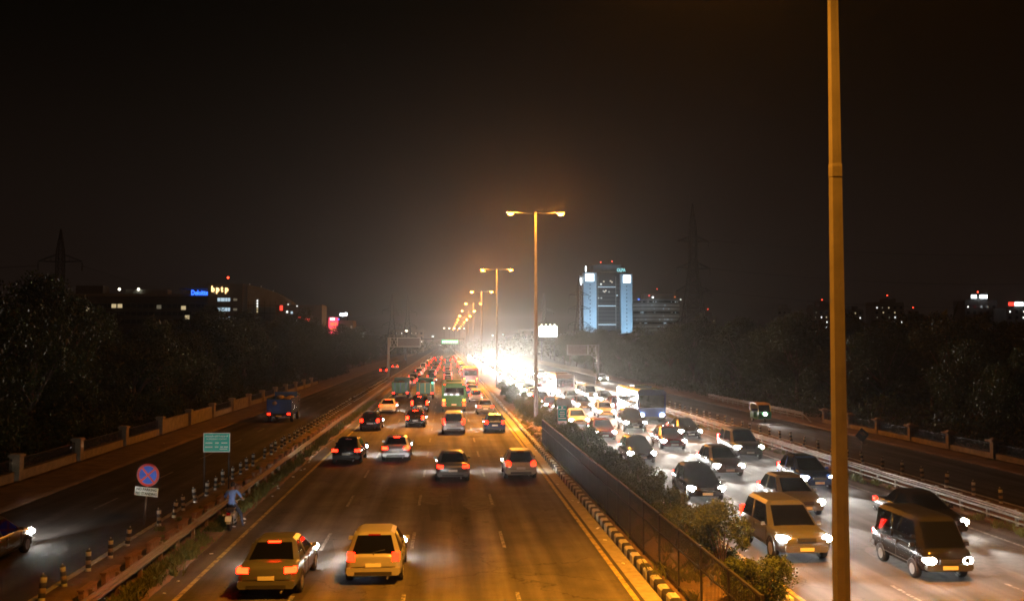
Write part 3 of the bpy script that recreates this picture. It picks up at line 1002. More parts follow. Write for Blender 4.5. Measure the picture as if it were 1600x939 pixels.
ms = empty('kilometre_sign', (8.4, 69.7, .42))
tag(ms, 'tall narrow green and white board standing in the median shrubs', 'road sign')
MB().box((0, .03, .55), (.09, .06, 1.3)).build('post', M['black_iron'], ms)
bd = MB().box((0, 0, 1.63), (.62, .03, 1.06)).build('board', M['sign_green'], ms)
MB().box((0, 0, .98), (.64, .032, .24)).build('white_panel', M['sign_white'], ms)
MB().box((-.325, 0, 1.62), (.02, .034, 1.08)).build('white_edge', M['sign_white'], ms)
e = MB(); disc(e, (0, -.018, 2.06), 0, .065, -.004, .002, 16); e.build('emblem', M['sign_white'], bd)
for q, (z, w) in enumerate(((1.93, .5), (1.73, .34), (1.58, .42), (1.44, .3))):
    for t in range(4):
        MB().box((-w / 2 + (t + .5) * w / 4, -.017, z), (w / 4 * .62, .006, .07)).build('text_mark', M['sign_white'], bd)
MB().box((0, -.017, 1.28), (.54, .006, .06)).build('text_mark', M['sign_white'], bd)

ch = empty('chevron_sign', (25.0, 56.6, .05))
tag(ch, 'dark diamond-shaped warning board on a pole among the right bollards', 'road sign')
MB().tube([(0, .05, 0), (0, .05, 1.5)], .04, 8).build('pole', M['galv'], ch)
MB().tube([(-.34, .04, .98), (.34, .04, 1.02)], .02, 6).build('cross_brace', M['galv'], ch)
MB().box((0, 0, 1.58), (.62, .02, .62), rot=(0, R(40), 0)).build('board', M['sign_back'], ch)
for s in (-1, 1):
    MB().box((s * .07 + .06, -.016, 1.66), (.12, .008, .34), rot=(0, R(-50), 0)).build('chevron_stripe', M['brick'], ch)

# ------------------------------------------------------------------ gantries
def lattice_pts(mb, a, b, w, t):
    mb.tube([a, b], t, 4, smooth=False)
def cantilever_gantry(x, y, s, reach, top, bot, label, m):
    root = empty('sign_gantry', (x, y, 0))
    tag(root, label, 'gantry')
    MB().tube([(0, 0, 0), (0, 0, top)], [.26, .22], 10).build('post', m, root)
    MB().box((0, 0, .25), (.8, .8, .6)).build('footing', M['concrete'], root)
    fr = MB()
    for yy in (-.35, .35):
        for z in (bot, top - .1):
            fr.box((s * reach / 2, yy, z), (reach, .10, .12))
        fr.box((s * reach, yy, (bot + top) / 2), (.12, .1, top - bot))
        fr.box((s * .35, yy, (bot + top) / 2), (.12, .1, top - bot))
        fr.box((s * 1.75, yy, (bot + top) / 2), (.12, .1, top - bot))
    fr.build('arm_frame', m, root)
    br = MB()
    for k in range(2):
        for yy in (-.36,):
            x0, x1 = s * (.4 + k * .68), s * (.4 + (k + 1) * .68)
            br.tube([(x0, yy, bot), (x1, yy, top - .1)], .045, 4); br.tube([(x1, yy, bot), (x0, yy, top - .1)], .045, 4)
    br.build('cross_bracing', m, root)
    MB().tube([(0, -.1, bot - 1.1), (s * 1.3, -.1, bot)], .07, 6).build('strut', m, root)
    MB().box((s * (1.9 + reach) / 2, .42, (bot + top) / 2), (reach - 2.0, .05, top - bot - .1)).build('sign_board', M['sign_back'], root)
cantilever_gantry(-11.2, 186.5, 1, 6.1, 8.2, 6.4, 'pale cantilever sign gantry at the edge of the left service road', M['gantry_steel'])
cantilever_gantry(26.2, 165.5, -1, 5.3, 6.8, 5.1, 'brown cantilever sign gantry beside the headlamp carriageway', M['pole'])

fg = empty('overhead_gantry', (-3.5, 420, 0))
tag(fg, 'far overhead gantry with a lit green direction sign above the traffic', 'gantry')
for x in (-14.5, 11.3): MB().box((x, 0, 4.3), (.7, .7, 8.6)).build('leg', M['lattice'], fg)
MB().box((-1.6, 0, 8.75), (26.4, .9, .6)).build('beam', M['lattice'], fg)
M['green_lit'] = mat('green_lit', (0.0, 0.25, 0.15), .5, emit=(.02, .42, .22), es=1.1, sample='NONE')
M['letter_lit'] = mat('letter_lit', (.8, .8, .8), .5, emit=(.8, 1, .9), es=2.2, sample='NONE')
sb = MB().box((4.9, -.55, 7.5), (7.2, .1, 1.7)).build('sign_board', M['green_lit'], fg)
for k in range(9):
    MB().box((1.9 + k * .75, -.63, 7.5), (.42, .05, .75)).build('letter_block', M['letter_lit'], sb)

# ------------------------------------------------------------------ pylons and wires
def pylon(x, y, H, base, arms, label, rz=0, thick=.11):
    root = empty('power_pylon', (x, y, 0), rz)
    tag(root, label, 'pylon')
    def hw(z):
        t = z / H
        w = base * (1 - t) ** 1.0
        wl_ = base * .22
        zk = H * .62
        if z < zk: return base + (wl_ - base) * (z / zk)
        return wl_ + (.06 - wl_) * max(0, (z - zk * 1.35) / (H - zk * 1.35)) if z > zk * 1.35 else wl_
    N = 14
    zs = [H * (1 - (1 - i / N) ** 1.25) for i in range(N + 1)]
    for sx in (-1, 1):
        for sy in (-1, 1):
            MB().tube([(sx * hw(z), sy * hw(z), z) for z in zs], thick, 4, smooth=False).build('leg', M['lattice'], root)
    br = MB()
    for i in range(N):
        a, b = hw(zs[i]), hw(zs[i + 1])
        for s in (-1, 1):
            br.tube([(-a, s * a, zs[i]), (b, s * b, zs[i + 1])], thick * .55, 4, smooth=False)
            br.tube([(a, s * a, zs[i]), (-b, s * b, zs[i + 1])], thick * .55, 4, smooth=False)
            br.tube([(s * a, -a, zs[i]), (s * b, b, zs[i + 1])], thick * .55, 4, smooth=False)
            br.tube([(s * a, a, zs[i]), (s * b, -b, zs[i + 1])], thick * .55, 4, smooth=False)
            br.tube([(-b, s * b, zs[i + 1]), (b, s * b, zs[i + 1])], thick * .55, 4, smooth=False)
    br.build('bracing', M['lattice'], root)
    for z, l in arms:
        for s in (-1, 1):
            w = hw(z)
            am = MB()
            for yy in (-w, w):
                am.tube([(s * w, yy, z), (s * l, 0, z + .1)], thick * .7, 4, smooth=False)
                am.tube([(s * w, yy, z + l * .34), (s * l, 0, z + .1)], thick * .7, 4, smooth=False)
            for q in (.33, .66):
                am.tube([(s * (w + (l - w) * q), 0, z), (s * (w + (l - w) * q), 0, z + l * .34 * (1 - q))], thick * .5, 4, smooth=False)
            arm = am.build('crossarm', M['lattice'], root)
            ins = MB()
            for q in range(5): ins.lathe([(.12, z - .2 - q * .4), (.2, z - .35 - q * .4), (.12, z - .5 - q * .4)], 6, 0, 'z', (s * l, 0, 0))
            ins.build('insulator', M['lattice'], arm)
    return root
pylon(-90.0, 230, 33.6, 3.4, ((16.5, 5.0), (26.0, 5.0)), 'dark lattice pylon rising over the trees at the far left', thick=.10)
pylon(86.0, 330, 55.8, 5.2, ((14, 6.4), (25, 6.2), (33, 6.0), (42.5, 5.6)), 'tallest lattice pylon standing right of the floodlit tower', thick=.22)
pylon(-34.0, 600, 37, 4, ((18, 6), (27, 6)), 'left of the two faint lattice pylons beyond the left gantry', thick=.14)
pylon(-26.0, 640, 39, 4, ((18, 6), (27, 6)), 'right of the two faint lattice pylons beyond the left gantry', thick=.14)
pylon(66.5, 480, 41, 4, ((16, 5.5), (24, 5.5), (31, 5)), 'lattice pylon against the left side of the floodlit tower', thick=.13)
pylon(61.0, 600, 38, 4, ((18, 6), (27, 6)), 'faint lattice pylon behind the first complete street lamp', thick=.13)
def wire(p0, p1, sag, label):
    p0, p1 = Vector(p0), Vector(p1)
    pts = []
    for i in range(21):
        t = i / 20
        p = p0.lerp(p1, t); p.z -= sag * 4 * t * (1 - t)
        pts.append(p)
    tag(MB().tube(pts, .045, 4).build('power_line', M['lattice']), label, 'power line', 'overhead power lines')
wire((-95, 230, 25.0), (-190, 232, 27), 2, 'upper power line running left from the far left pylon')
wire((-95, 230, 15.6), (-190, 232, 17), 2, 'lower power line running left from the far left pylon')
wire((-85, 230, 25.0), (-40, 600, 26), 8, 'upper power line sagging right from the far left pylon over the office')
wire((-85, 230, 15.6), (-40, 600, 17), 6, 'lower power line sagging right from the far left pylon')
wire((91.6, 330, 43), (300, 300, 45), 7, 'top power line running right from the tallest pylon')
wire((92.0, 330, 33), (300, 300, 35), 7, 'middle power line running right from the tallest pylon')
wire((92.2, 330, 25), (300, 300, 27), 7, 'lower power line running right from the tallest pylon')

# ------------------------------------------------------------------ buildings
M['facade_dark'] = mat('facade_dark', (.10, .095, .09), .7, noise=(.2, .2))
M['facade_grey'] = mat('facade_grey', (.26, .27, .25), .7, noise=(.2, .2))
M['facade_white'] = mat('facade_white', (.46, .52, .58), .7, noise=(.15, .12))
M['facade_brown'] = mat('facade_brown', (.20, .16, .12), .8, noise=(.2, .2))
M['curtain_glass'] = mat('curtain_glass', (.02, .022, .025), .15, spec=.6)
def em(name, col, s): M[name] = mat(name, (.5, .5, .5), .5, emit=col, es=s, sample='NONE')
em('win_cool', (.62, .85, 1.0), .75); em('win_warm', (1.0, .78, .42), .55); em('win_dim', (.9, .8, .55), .12); em('win_white', (1, 1, .95), 1.6)
em('neon_blue', (.03, .14, 1.0), 3.2); em('neon_warm', (1.0, .62, .25), 3.0); em('neon_red', (1.0, .05, .03), 2.0); em('neon_white', (.85, .95, 1.0), 6)
em('neon_pink', (1.0, .05, .12), 1.6); em('neon_orange', (1.0, .22, .05), 1.3); em('neon_cyan', (.3, .85, .9), 1.1); em('neon_green', (.2, .7, .5), .3)
em('beacon', (1.0, .05, .02), 8); em('bill', (.9, 1.0, .80), 4.5); em('flood', (.95, .9, .7), 6)
em('strip_cool', (.55, .80, .95), .55); em('spandrel_glow', (.62, .60, .50), .035)

def windows(parent, x0, x1, z0, z1, nx, nz, y, m, skip=0.0, fw=.7, fh=.5, seed=1, mats=None):
    rr = random.Random(seed)
    dx = (x1 - x0) / nx; dz = (z1 - z0) / nz
    me = {}
    for i in range(nx):
        for j in range(nz):
            if rr.random() < skip: continue
            mm = m if mats is None else rr.choice(mats)
            if mm not in me:
                q = MB().box((0, 0, 0), (dx * fw, .12, dz * fh)).mesh('window'); q.materials.append(M[mm]); me[mm] = q
            inst('window', me[mm], parent, (x0 + (i + .5) * dx, y, z0 + (j + .5) * dz))
def beacon(parent, x, y, z):
    MB().tube([(x, y, z - 2), (x, y, z)], .12, 5).build('mast', M['lattice'], parent)
    MB().lathe([(.1, z), (.32, z + .15), (.32, z + .5), (.1, z + .65)], 8, 0, 'z', (x, y, 0)).build('beacon', M['beacon'], parent)

# long office with the blue sign
b = empty('office_block', (-100, 335, 0)); tag(b, 'long low dark office block with a blue lit sign on its roof edge', 'building')
MB().box((-4, 8, 11.5), (50, 16, 23)).build('wall', M['facade_dark'], b)
MB().box((-4, -.3, 23.3), (50.6, 1.2, .8)).build('parapet', M['facade_grey'], b)
MB().box((14, 6, 25.6), (12, 8, .5)).build('roof_canopy', M['facade_grey'], b)
for x in (8.4, 11, 14, 17, 19.6): MB().box((x, 6, 24.4), (.3, .3, 2.0)).build('canopy_post', M['facade_grey'], b)
MB().box((-22, 5, 25), (9, 6, 3.2)).build('plant_room', M['facade_dark'], b)
MB().box((-3, 5, 24.5), (14, 5, 1.8)).build('plant_room', M['facade_grey'], b)
windows(b, -27, 20, 13, 21, 24, 3, -.05, 'curtain_glass', fw=.86, fh=.5)
for x, z in ((-13, 19.6), (-11, 19.6), (10.2, 19.0), (-22, 18.2), (2, 19.3), (11.5, 15.8)):
    MB().box((x, -.16, z), (1.5, .14, 1.3)).build('lit_window', M['win_warm' if x != 2 else 'win_dim'], b)
for x in (-12, -5.6): MB().lathe([(.1, 25.0), (.4, 25.2), (.4, 25.6), (.1, 25.8)], 8, 0, 'z', (x, 2, 0)).build('roof_floodlight', M['flood'], b)
lettering('Deloitte', 2.3, M['neon_blue'], b, (15.8, -1.2, 24.1), 5.6, depth=.1, bold=.05)

b = empty('office_tower', (-72.5, 320, 0)); tag(b, 'dark office building with warm lit letters and three rows of cool windows', 'building')
MB().box((0, 8, 13.0), (11.2, 16, 26.0)).build('wall', M['facade_dark'], b)
MB().box((0, 8, 26.2), (11.6, 16.4, .5)).build('parapet', M['facade_dark'], b)
for z in (21.2, 18.0, 15.0):
    MB().box((-.4, -.05, z), (4.0, .14, 1.1)).build('lit_window', M['win_cool'], b)
    MB().box((3.3, -.05, z), (1.2, .14, .7)).build('lit_window', M['win_dim'], b)
    for q in (-1.4, 0, .9): MB().box((q, -.14, z), (.12, .1, 1.2)).build('mullion', M['facade_dark'], b)
lettering('b', 2.6, M['neon_warm'], b, (-3.9, -.2, 24.6), 1.0, depth=.1, bold=.09)
lettering('p', 2.6, M['neon_warm'], b, (-2.4, -.2, 24.6), 1.0, depth=.1, bold=.09)
lettering('t', 2.6, M['neon_warm'], b, (-1.0, -.2, 24.6), .7, depth=.1, bold=.09)
lettering('p', 2.6, M['neon_warm'], b, (.5, -.2, 24.6), 1.0, depth=.1, bold=.06)
beacon(b, .2, 3, 28.3)

b = empty('glass_office', (-59, 326, 0)); tag(b, 'grey gridded curved-roof office with a vertical strip of lights', 'building')
pr = [(-7.6, 0), (7.6, 0), (7.6, 19.5), (5, 21.8), (1, 24.0), (-3, 25.6), (-7.6, 26.4)]
MB().prism(pr, 0, 14).build('wall', M['facade_grey'], b)
for q in range(9):
    x = -7.2 + q * 1.8
    MB().box((x, -.08, 11), (.16, .16, 20)).build('fin', M['facade_dark'], b)
for q in range(7): MB().box((0, -.05, 4 + q * 2.6), (15, .12, .16)).build('floor_band', M['facade_dark'], b)
for q in range(5): MB().box((-4.2, -.2, 17.5 + q * .9), (.35, .1, .6)).build('light_strip', M['win_white' if q > 1 else 'win_warm'], b)
for x, z in ((-6.8, 26.6), (-3, 25.9), (1, 24.4)): MB().box((x, -.1, z), (.3, .3, .3)).build('roof_lamp', M['win_dim'], b)
MB().box((-1.6, -.1, 6), (3, .2, 9)).build('entrance_bay', M['facade_dark'], b)

b = empty('shop_block', (-45.5, 300, 0)); tag(b, 'dark block with small red and white lit signs above the left trees', 'building')
MB().box((0, 6, 9.4), (14, 12, 18.8)).build('wall', M['facade_dark'], b)
for x, z, w, h, m_ in ((-5.4, 17.8, .8, 1.5, 'neon_red'), (2.6, 14.2, 1.5, .9, 'neon_red'), (2.6, 12.8, 1.6, .6, 'neon_red'), (-.2, 12.2, .8, .9, 'neon_red'), (.2, 14.9, .7, .4, 'neon_red'),
                       (-3.6, 16.6, .5, .6, 'win_white'), (-2.2, 16.4, .6, .7, 'win_cool'), (-3.3, 18.9, .3, .3, 'win_white'), (-.6, 18.4, .3, .3, 'win_white'), (-.8, 14.0, .3, .4, 'win_white'), (-1.2, 11.2, 1.0, .4, 'neon_blue')):
    MB().box((x, -.12, z), (w, .16, h)).build('lit_sign', M[m_], b)

b = empty('red_panel_building', (-50, 424, 0)); tag(b, 'low building with a tall glowing red and orange panel', 'building')
MB().box((-1, 8, 8.4), (20, 14, 16.8)).build('wall', M['facade_brown'], b)
rp_ = MB().box((.6, -.2, 13.6), (4.0, .5, 9.0)).build('red_panel', M['neon_pink'], b)
for x, z, w, h in ((.1, 15.2, 1.5, 1.2), (1.6, 15.2, .8, 1.4), (.2, 12.9, 2.2, .9), (1.7, 13.0, .7, 1.1)):
    MB().box((x, -.55, z), (w, .12, h)).build('orange_mark', M['neon_orange'], rp_)
MB().box((.2, -.56, 17.4), (1.6, .12, .7)).build('white_mark', M['neon_white'], rp_)
MB().box((2.9, -.56, 17.3), (.5, .12, .5)).build('blue_mark', M['neon_blue'], rp_)
windows(b, -10.5, -1.6, 9, 16, 5, 3, .95, 'win_dim', skip=.5, seed=4)
windows(b, 3.4, 8.8, 9, 15, 5, 3, .95, 'win_dim', skip=.3, seed=5)

b = empty('rooftop_sign', (-47.6, 450, 0)); tag(b, 'white irregular lit rooftop sign above the red panel', 'sign')
for x in (-1.6, 1.6): MB().box((x, 0, 9.5), (.3, .3, 19.2)).build('post', M['lattice'], b)
MB().box((0, 0, 20.0), (4.2, .3, 1.9)).build('board', M['facade_dark'], b)
for x, z, w, h in ((-1.5, 20.1, .9, 1.0), (-.4, 20.0, 1.1, 1.3), (.9, 20.3, 1.0, 1.4)):
    MB().box((x, -.22, z), (w, .1, h)).build('lit_mark', M['neon_white'], b)

b = empty('pale_block', (-42.5, 434, 0)); tag(b, 'small pale block right of the glowing red panel', 'building')
MB().box((0, 5, 6.9), (6.0, 10, 13.8)).build('wall', M['facade_grey'], b)
MB().box((0, -.1, 13.9), (6.4, .5, .4)).build('parapet', M['facade_grey'], b)
windows(b, -2.8, 2.8, 7.5, 13.3, 4, 3, -.02, 'win_dim', skip=.35, seed=9)
MB().box((4.2, 2, 10), (2.2, 1, 3.4)).build('green_hoarding', M['neon_green'], b)

# floodlit tower
b = empty('floodlit_tower', (117.5, 700, 0)); tag(b, 'tall office tower with pale blue floodlit corner columns and glowing squares', 'building')
W = 38.0
MB().box((0, 14, 28), (25, 20, 62)).build('core', M['curtain_glass'], b)
MB().box((1.5, 14, 62.0), (21, 16, 5.6)).build('crown', M['facade_dark'], b)
cols = []
for s, x, w in ((-1, -12.4, 9.6), (1, 14.8, 8.4)):
    top = 58.5 if s < 0 else 57.5
    c_ = MB().box((x, 4, top / 2), (w, 9, top)).build('corner_column', M['facade_white'], b)
    cols.append(c_)
    MB().box((x - (.2 if s < 0 else -.2), -.65, top - 3.6), (w * .62, .2, 5.2)).build('glowing_square', M['neon_white'], c_)
    for q in range(16):
        MB().box((x, -.56, top - 9 - q * 2.8), (.75, .14, .8)).build('window', M['curtain_glass'], c_)
MB().box((-18.0, 10, 28.5), (1.2, 4, 57)).build('side_fin', M['facade_white'], b)
MB().box((-18.1, 7.9, 52.5), (.8, .2, 5.2)).build('glowing_strip', M['neon_white'], b)
MB().box((-16.9, 2.9, 53), (.7, .2, 5.2)).build('glowing_strip', M['neon_white'], b)
MB().box((-15.0, 3.0, 61.5), (.6, .6, 4)).build('glowing_strip', M['neon_white'], b)
for z in (20.4, 34.2, 48.2): MB().box((.8, 3.75, z), (13.6, .4, .55)).build('light_band', M['strip_cool'], b)
MB().box((1.2, 3.0, 12.8), (20.5, 2, 2.0)).build('lower_beam', M['facade_white'], b)
MB().box((15.0, -.7, 13.2), (5.4, .2, .8)).build('light_band', M['neon_white'], b)
for s in (-1, 1): MB().box((.8 + s * 6.7, 3.7, 34), (.22, .3, 44)).build('mullion', M['facade_grey'], b)
for q in range(13): MB().box((1.2, 3.85, 16.5 + q * 2.8), (20, .14, .22)).build('floor_band', M['facade_dark'], b)
for x, z, m_ in ((-3.6, 50.3, 'win_white'), (-1.5, 52.2, 'win_warm'), (3.5, 52.6, 'win_warm'), (4.6, 51.8, 'win_warm'), (0, 45.5, 'win_warm'), (-1.0, 44.6, 'win_warm'), (-1.8, 45.2, 'win_dim'), (2.4, 44.6, 'win_dim'), (8.4, 42, 'strip_cool'), (-5.5, 40, 'win_dim'), (-3.4, 40, 'win_dim')):
    MB().box((x, 3.6, z), (1.1, .3, .9)).build('lit_window', M[m_], b)
lettering('OLPA', 3.4, M['neon_cyan'], b, (11.3, 2.6, 60.6), 6.4, depth=.1, bold=.1)
beacon(b, -3.0, 8, 66.6); beacon(b, 5.5, 8, 67.2)
def flood(parent, loc, aim, e, size=46, col=(.50, .78, 1.0)):
    hd = MB().box(loc, (.9, .9, .6)).build('floodlight', M['lamp_case'], parent)
    li = bpy.data.lights.new('floodlight_beam', 'SPOT'); li.energy = e; li.color = col
    li.spot_size = R(size); li.spot_blend = .8; li.shadow_soft_size = .4
    lo = bpy.data.objects.new('floodlight_beam', li)
    lo.location = (loc[0], loc[1], loc[2] + .7)
    d = Vector(aim) - lo.location
    lo.rotation_euler = d.to_track_quat('-Z', 'Y').to_euler()
    link(lo, hd)
flood(b, (-12.6, -36, 1), (-12.6, 0, 32), 120000, 70, (.42, .74, 1.0))
flood(b, (15.2, -36, 1), (15.2, 0, 32), 95000, 70, (.42, .74, 1.0))
# curved hall roof in front of the tower
b = empty('hall_roof_building', (117, 640, 0)); tag(b, 'dark hall with a sloping roof in front of the floodlit tower', 'building')
MB().prism([(-13, 0), (26, 0), (26, 12.5), (18, 14.0), (6, 13.8), (-4, 11.4), (-13, 6)], 0, 20).build('hall', M['facade_dark'], b)
MB().box((0, -.3, 9.4), (3, .2, 1.2)).build('lit_window', M['win_dim'], b)

b = empty('banded_office', (169.5, 760, 0)); tag(b, 'grey curved office with many horizontal facade bands right of the tower', 'building')
pts_ = []
for q in range(13):
    a = PI + PI * q / 12
    pts_.append((19 * math.cos(a) * 1.0, 9 + 10 * math.sin(a)))
pts_ += [(19, 24), (-19, 24)]
MB().prism(pts_, 0, 42, axis='z').build('wall', M['facade_grey'], b)
MB().box((2, 14, 44.2), (24, 14, 4.6)).build('plant_room', M['facade_brown'], b)
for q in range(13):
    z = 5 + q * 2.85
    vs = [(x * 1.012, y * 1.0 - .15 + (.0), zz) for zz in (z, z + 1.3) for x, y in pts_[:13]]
    MB().add(vs, [(i, i + 1, 13 + i + 1, 13 + i) for i in range(12)]).build('facade_band', M['spandrel_glow' if q % 3 else 'curtain_glass'], b)  # most bands glow faintly, imitating light that falls on the spandrels
rr = random.Random(8)
for q in range(80):
    x = rr.uniform(-17, 17); z = 5.6 + 2.85 * rr.randrange(13)
    yy = 9 - 10 * math.sqrt(max(0, 1 - (x / 19) ** 2)) - .5
    MB().box((x, yy, z), (rr.choice((.5, .8, 1.8)), .3, .6)).build('lit_window', M[rr.choice(('win_cool', 'win_dim', 'win_dim', 'strip_cool'))], b)
for x, z, m_ in ((-5, 43.2, 'neon_white'), (13, 43.6, 'neon_orange'), (-8, 44.6, 'neon_red'), (17.6, 41.5, 'win_white'), (-16.5, 41.6, 'neon_blue')):
    MB().box((x, -2, z), (1.0, .4, 1.0)).build('roof_light', M[m_], b)
beacon(b, 0, 5, 50)

def far_block(x, y, w, h, label, seed, parts=((0, 1.0),), lit=10, m='facade_brown', red=True, col=('win_warm', 'win_dim', 'win_white')):
    b = empty('apartment_block', (x, y, 0)); tag(b, label, 'building')
    rr = random.Random(seed)
    MB().box((0, 6, h / 2), (w, 12, h)).build('wall', M[m], b)
    MB().box((w * .1, 6, h + 1.2), (w * .4, 6, 2.4)).build('stair_head', M[m], b)
    nz = int(h / 3.1)
    for q in range(max(3, int(w / 3.4))):
        for j in range(int(nz * .45), nz):
            xx = -w / 2 + (q + .5) * w / max(3, int(w / 3.4)); zz = 1.6 + j * 3.1
            MB().box((xx, -.06, zz), (1.5, .16, 1.5)).build('window', M['curtain_glass'], b)
            if rr.random() < lit / 40:
                MB().box((xx + rr.uniform(-.3, .3), -.2, zz), (.7, .12, .9)).build('lit_window', M[rr.choice(col)], b)
    if red: beacon(b, w * .1, 6, h + 4.4)
    return b
far_block(241, 600, 14, 30, 'apartment block rising just left of the foreground mast', 1, lit=16)
far_block(219, 610, 10, 29.5, 'narrow pale block behind the right-hand trees', 2, lit=6, m='facade_grey', red=False)
far_block(256, 640, 12, 34, 'dark block just right of the foreground mast', 12, lit=10, red=False)
far_block(284, 600, 20, 33, 'widest lit apartment block right of the foreground mast', 3, lit=22)
far_block(268, 615, 11, 29, 'lower apartment block left of the widest lit apartment block', 4, lit=16, red=False)
far_block(327, 650, 12, 27, 'apartment block in the middle of the right skyline', 5, lit=16)
far_block(343, 650, 12, 25, 'low apartment block right of the middle skyline block', 6, lit=20, red=False)
far_block(195, 705, 12, 27.5, 'small warm-lit block right of the tallest pylon', 7, lit=20)
far_block(176, 640, 9, 17, 'low block with warm lights under the tallest pylon', 13, lit=20, red=False)
b = far_block(288, 500, 18, 30, 'dark block with two white glowing signs at the far right', 8, lit=4, red=True, m='facade_dark')
for x, w in ((-4.2, 2.8), (1.2, 4.0)): MB().box((x, -.6, 31.9), (w, .3, 1.8)).build('glowing_sign', M['neon_white'], b)
b = far_block(300, 484, 15, 25.4, 'dark block with a red and white sign at the right edge', 9, lit=4, red=False, m='facade_dark')
MB().box((-5.0, -.5, 27.3), (3.0, .3, 1.9)).build('red_sign', M['neon_red'], b)
MB().box((-.8, -.5, 27.3), (4.4, .3, 1.9)).build('white_sign', M['neon_white'], b)
far_block(-30, 720, 26, 17, 'low far building with a few lights beyond the left gantry', 10, lit=10, red=False)
far_block(60, 760, 30, 15, 'low far building with warm lights behind the billboard', 11, lit=16, red=False)

b = empty('billboard', (40.2, 380, 0)); tag(b, 'bright white and green lit billboard beside the first street lamp', 'billboard')
for x in (-2.5, 2.5): MB().box((x, .4, 4.6), (.4, .4, 9.4)).build('post', M['lattice'], b)
MB().box((0, .2, 11.6), (7.6, .3, 4.6)).build('frame', M['facade_dark'], b)
MB().box((0, -.03, 11.6), (7.2, .12, 4.2)).build('lit_face', M['bill'], b)
for q in range(4): MB().box((-2.6 + q * 1.7, -.7, 14.2), (.5, .5, .3)).build('top_lamp', M['flood'], b)
# small lit lamps far along the road
def street_light_single(x, y, h, label, m_):
    b = empty('roadside_light', (x, y, 0)); tag(b, label, 'street lamp', 'far roadside lights')
    MB().tube([(0, 0, 0), (0, 0, h)], [.12, .07], 6).build('pole', M['lattice'], b)
    MB().lathe([(.1, h - .25), (.45, h - .1), (.45, h + .1), (.1, h + .25)], 8).build('lamp', M[m_], b)
street_light_single(-15.0, 360, 11.5, 'small orange roadside light above the left gantry arm', 'flood')
street_light_single(-7.5, 520, 10.5, 'white roadside light left of the far overhead gantry', 'neon_white')
for q in range(5):
    street_light_single(-1.5 + q * 3.0, 560 + q * 4, 15.5, ordw(q + 1) + ' from left of the clustered lights above the far gantry', 'flood')
street_light_single(45.5, 420, 11.2, 'small white light right of the billboard', 'win_white')
street_light_single(22, 460, 10.6, 'left small light between lamp row and billboard', 'win_white')
street_light_single(27, 460, 11.0, 'right small light between lamp row and billboard', 'win_cool')

# ------------------------------------------------------------------ vehicles
def slot(o, m):
    o.material_slots[0].link = 'OBJECT'
    o.material_slots[0].material = m
def pm(mb, name, smooth_sub=0):
    me = mb.mesh(name); me.materials.append(M['trim'])
    return me
def loft(st):
    rings = []
    for y, zl, zt, w in st:
        h = zt - zl
        half = [(w * .80, zl), (w * .97, zl + .10 * min(1, h / .5)), (w, zl + h * .34), (w * .995, zl + h * .62), (w * .955, zt - .06 * min(1, h / .5)), (w * .86, zt), (w * .45, zt + .018)]
        ring = [(x, y, z) for x, z in half] + [(-x, y, z) for x, z in reversed(half)]
        rings.append(ring)
    n = len(rings[0])
    mb = MB()
    vs = [p for r_ in rings for p in r_]
    fs = []
    for j in range(len(rings) - 1):
        for k in range(n):
            k2 = (k + 1) % n
            fs.append((j * n + k, j * n + k2, (j + 1) * n + k2, (j + 1) * n + k))
    mb.add(vs, fs, 0, True)
    mb.add(rings[0], [tuple(range(n))], 0, True); mb.add(rings[-1], [tuple(range(n))], 0, True)
    return mb

CARS = {
    'hatchback': dict(st=[(-1.90, .40, .80, .66), (-1.86, .28, .90, .78), (-1.6, .22, .95, .83), (-.6, .20, .95, .84), (.5, .20, .95, .84), (.95, .20, .92, .83), (1.5, .22, .82, .80), (1.80, .28, .70, .72), (1.90, .40, .60, .58)],
                      cab=(-1.84, .98, -1.42, .12, .92, 1.40, 1.50, .80, .60), wy=(-1.18, 1.18), wr=.29, hl=(1.72, .62, .66), tl=(-1.86, .84, .66, .22, .26), L=3.8),
    'sedan': dict(st=[(-2.2, .42, .82, .66), (-2.14, .30, .92, .78), (-1.7, .24, .96, .84), (-.6, .20, .95, .86), (.7, .20, .94, .86), (1.1, .20, .90, .85), (1.75, .22, .80, .82), (2.1, .28, .68, .74), (2.2, .40, .58, .60)],
                  cab=(-1.55, 1.12, -.95, .28, .93, 1.36, 1.46, .80, .60), wy=(-1.32, 1.36), wr=.30, hl=(2.0, .62, .68), tl=(-2.16, .82, .66, .32, .16), L=4.4),
    'suv': dict(st=[(-2.15, .50, .98, .74), (-2.1, .36, 1.06, .86), (-1.7, .30, 1.08, .90), (-.6, .28, 1.08, .91), (.7, .28, 1.07, .91), (1.15, .28, 1.04, .90), (1.75, .30, .98, .88), (2.05, .36, .88, .80), (2.15, .46, .78, .66)],
                cab=(-2.1, 1.12, -1.86, .36, 1.05, 1.62, 1.76, .86, .68), wy=(-1.3, 1.3), wr=.36, hl=(1.98, .80, .72), tl=(-2.13, 1.02, .76, .18, .42), L=4.3),
    'van': dict(st=[(-1.85, .42, .96, .68), (-1.8, .32, 1.02, .77), (-1.4, .28, 1.04, .79), (-.5, .26, 1.04, .80), (.6, .26, 1.04, .80), (1.2, .26, 1.02, .79), (1.6, .28, .98, .76), (1.78, .34, .92, .70), (1.85, .44, .84, .6)],
                cab=(-1.80, 1.62, -1.68, 1.12, 1.01, 1.70, 1.84, .77, .66), wy=(-1.1, 1.1), wr=.28, hl=(1.72, .66, .58), tl=(-1.83, .80, .66, .14, .34), L=3.7),
}
PARTS = {}
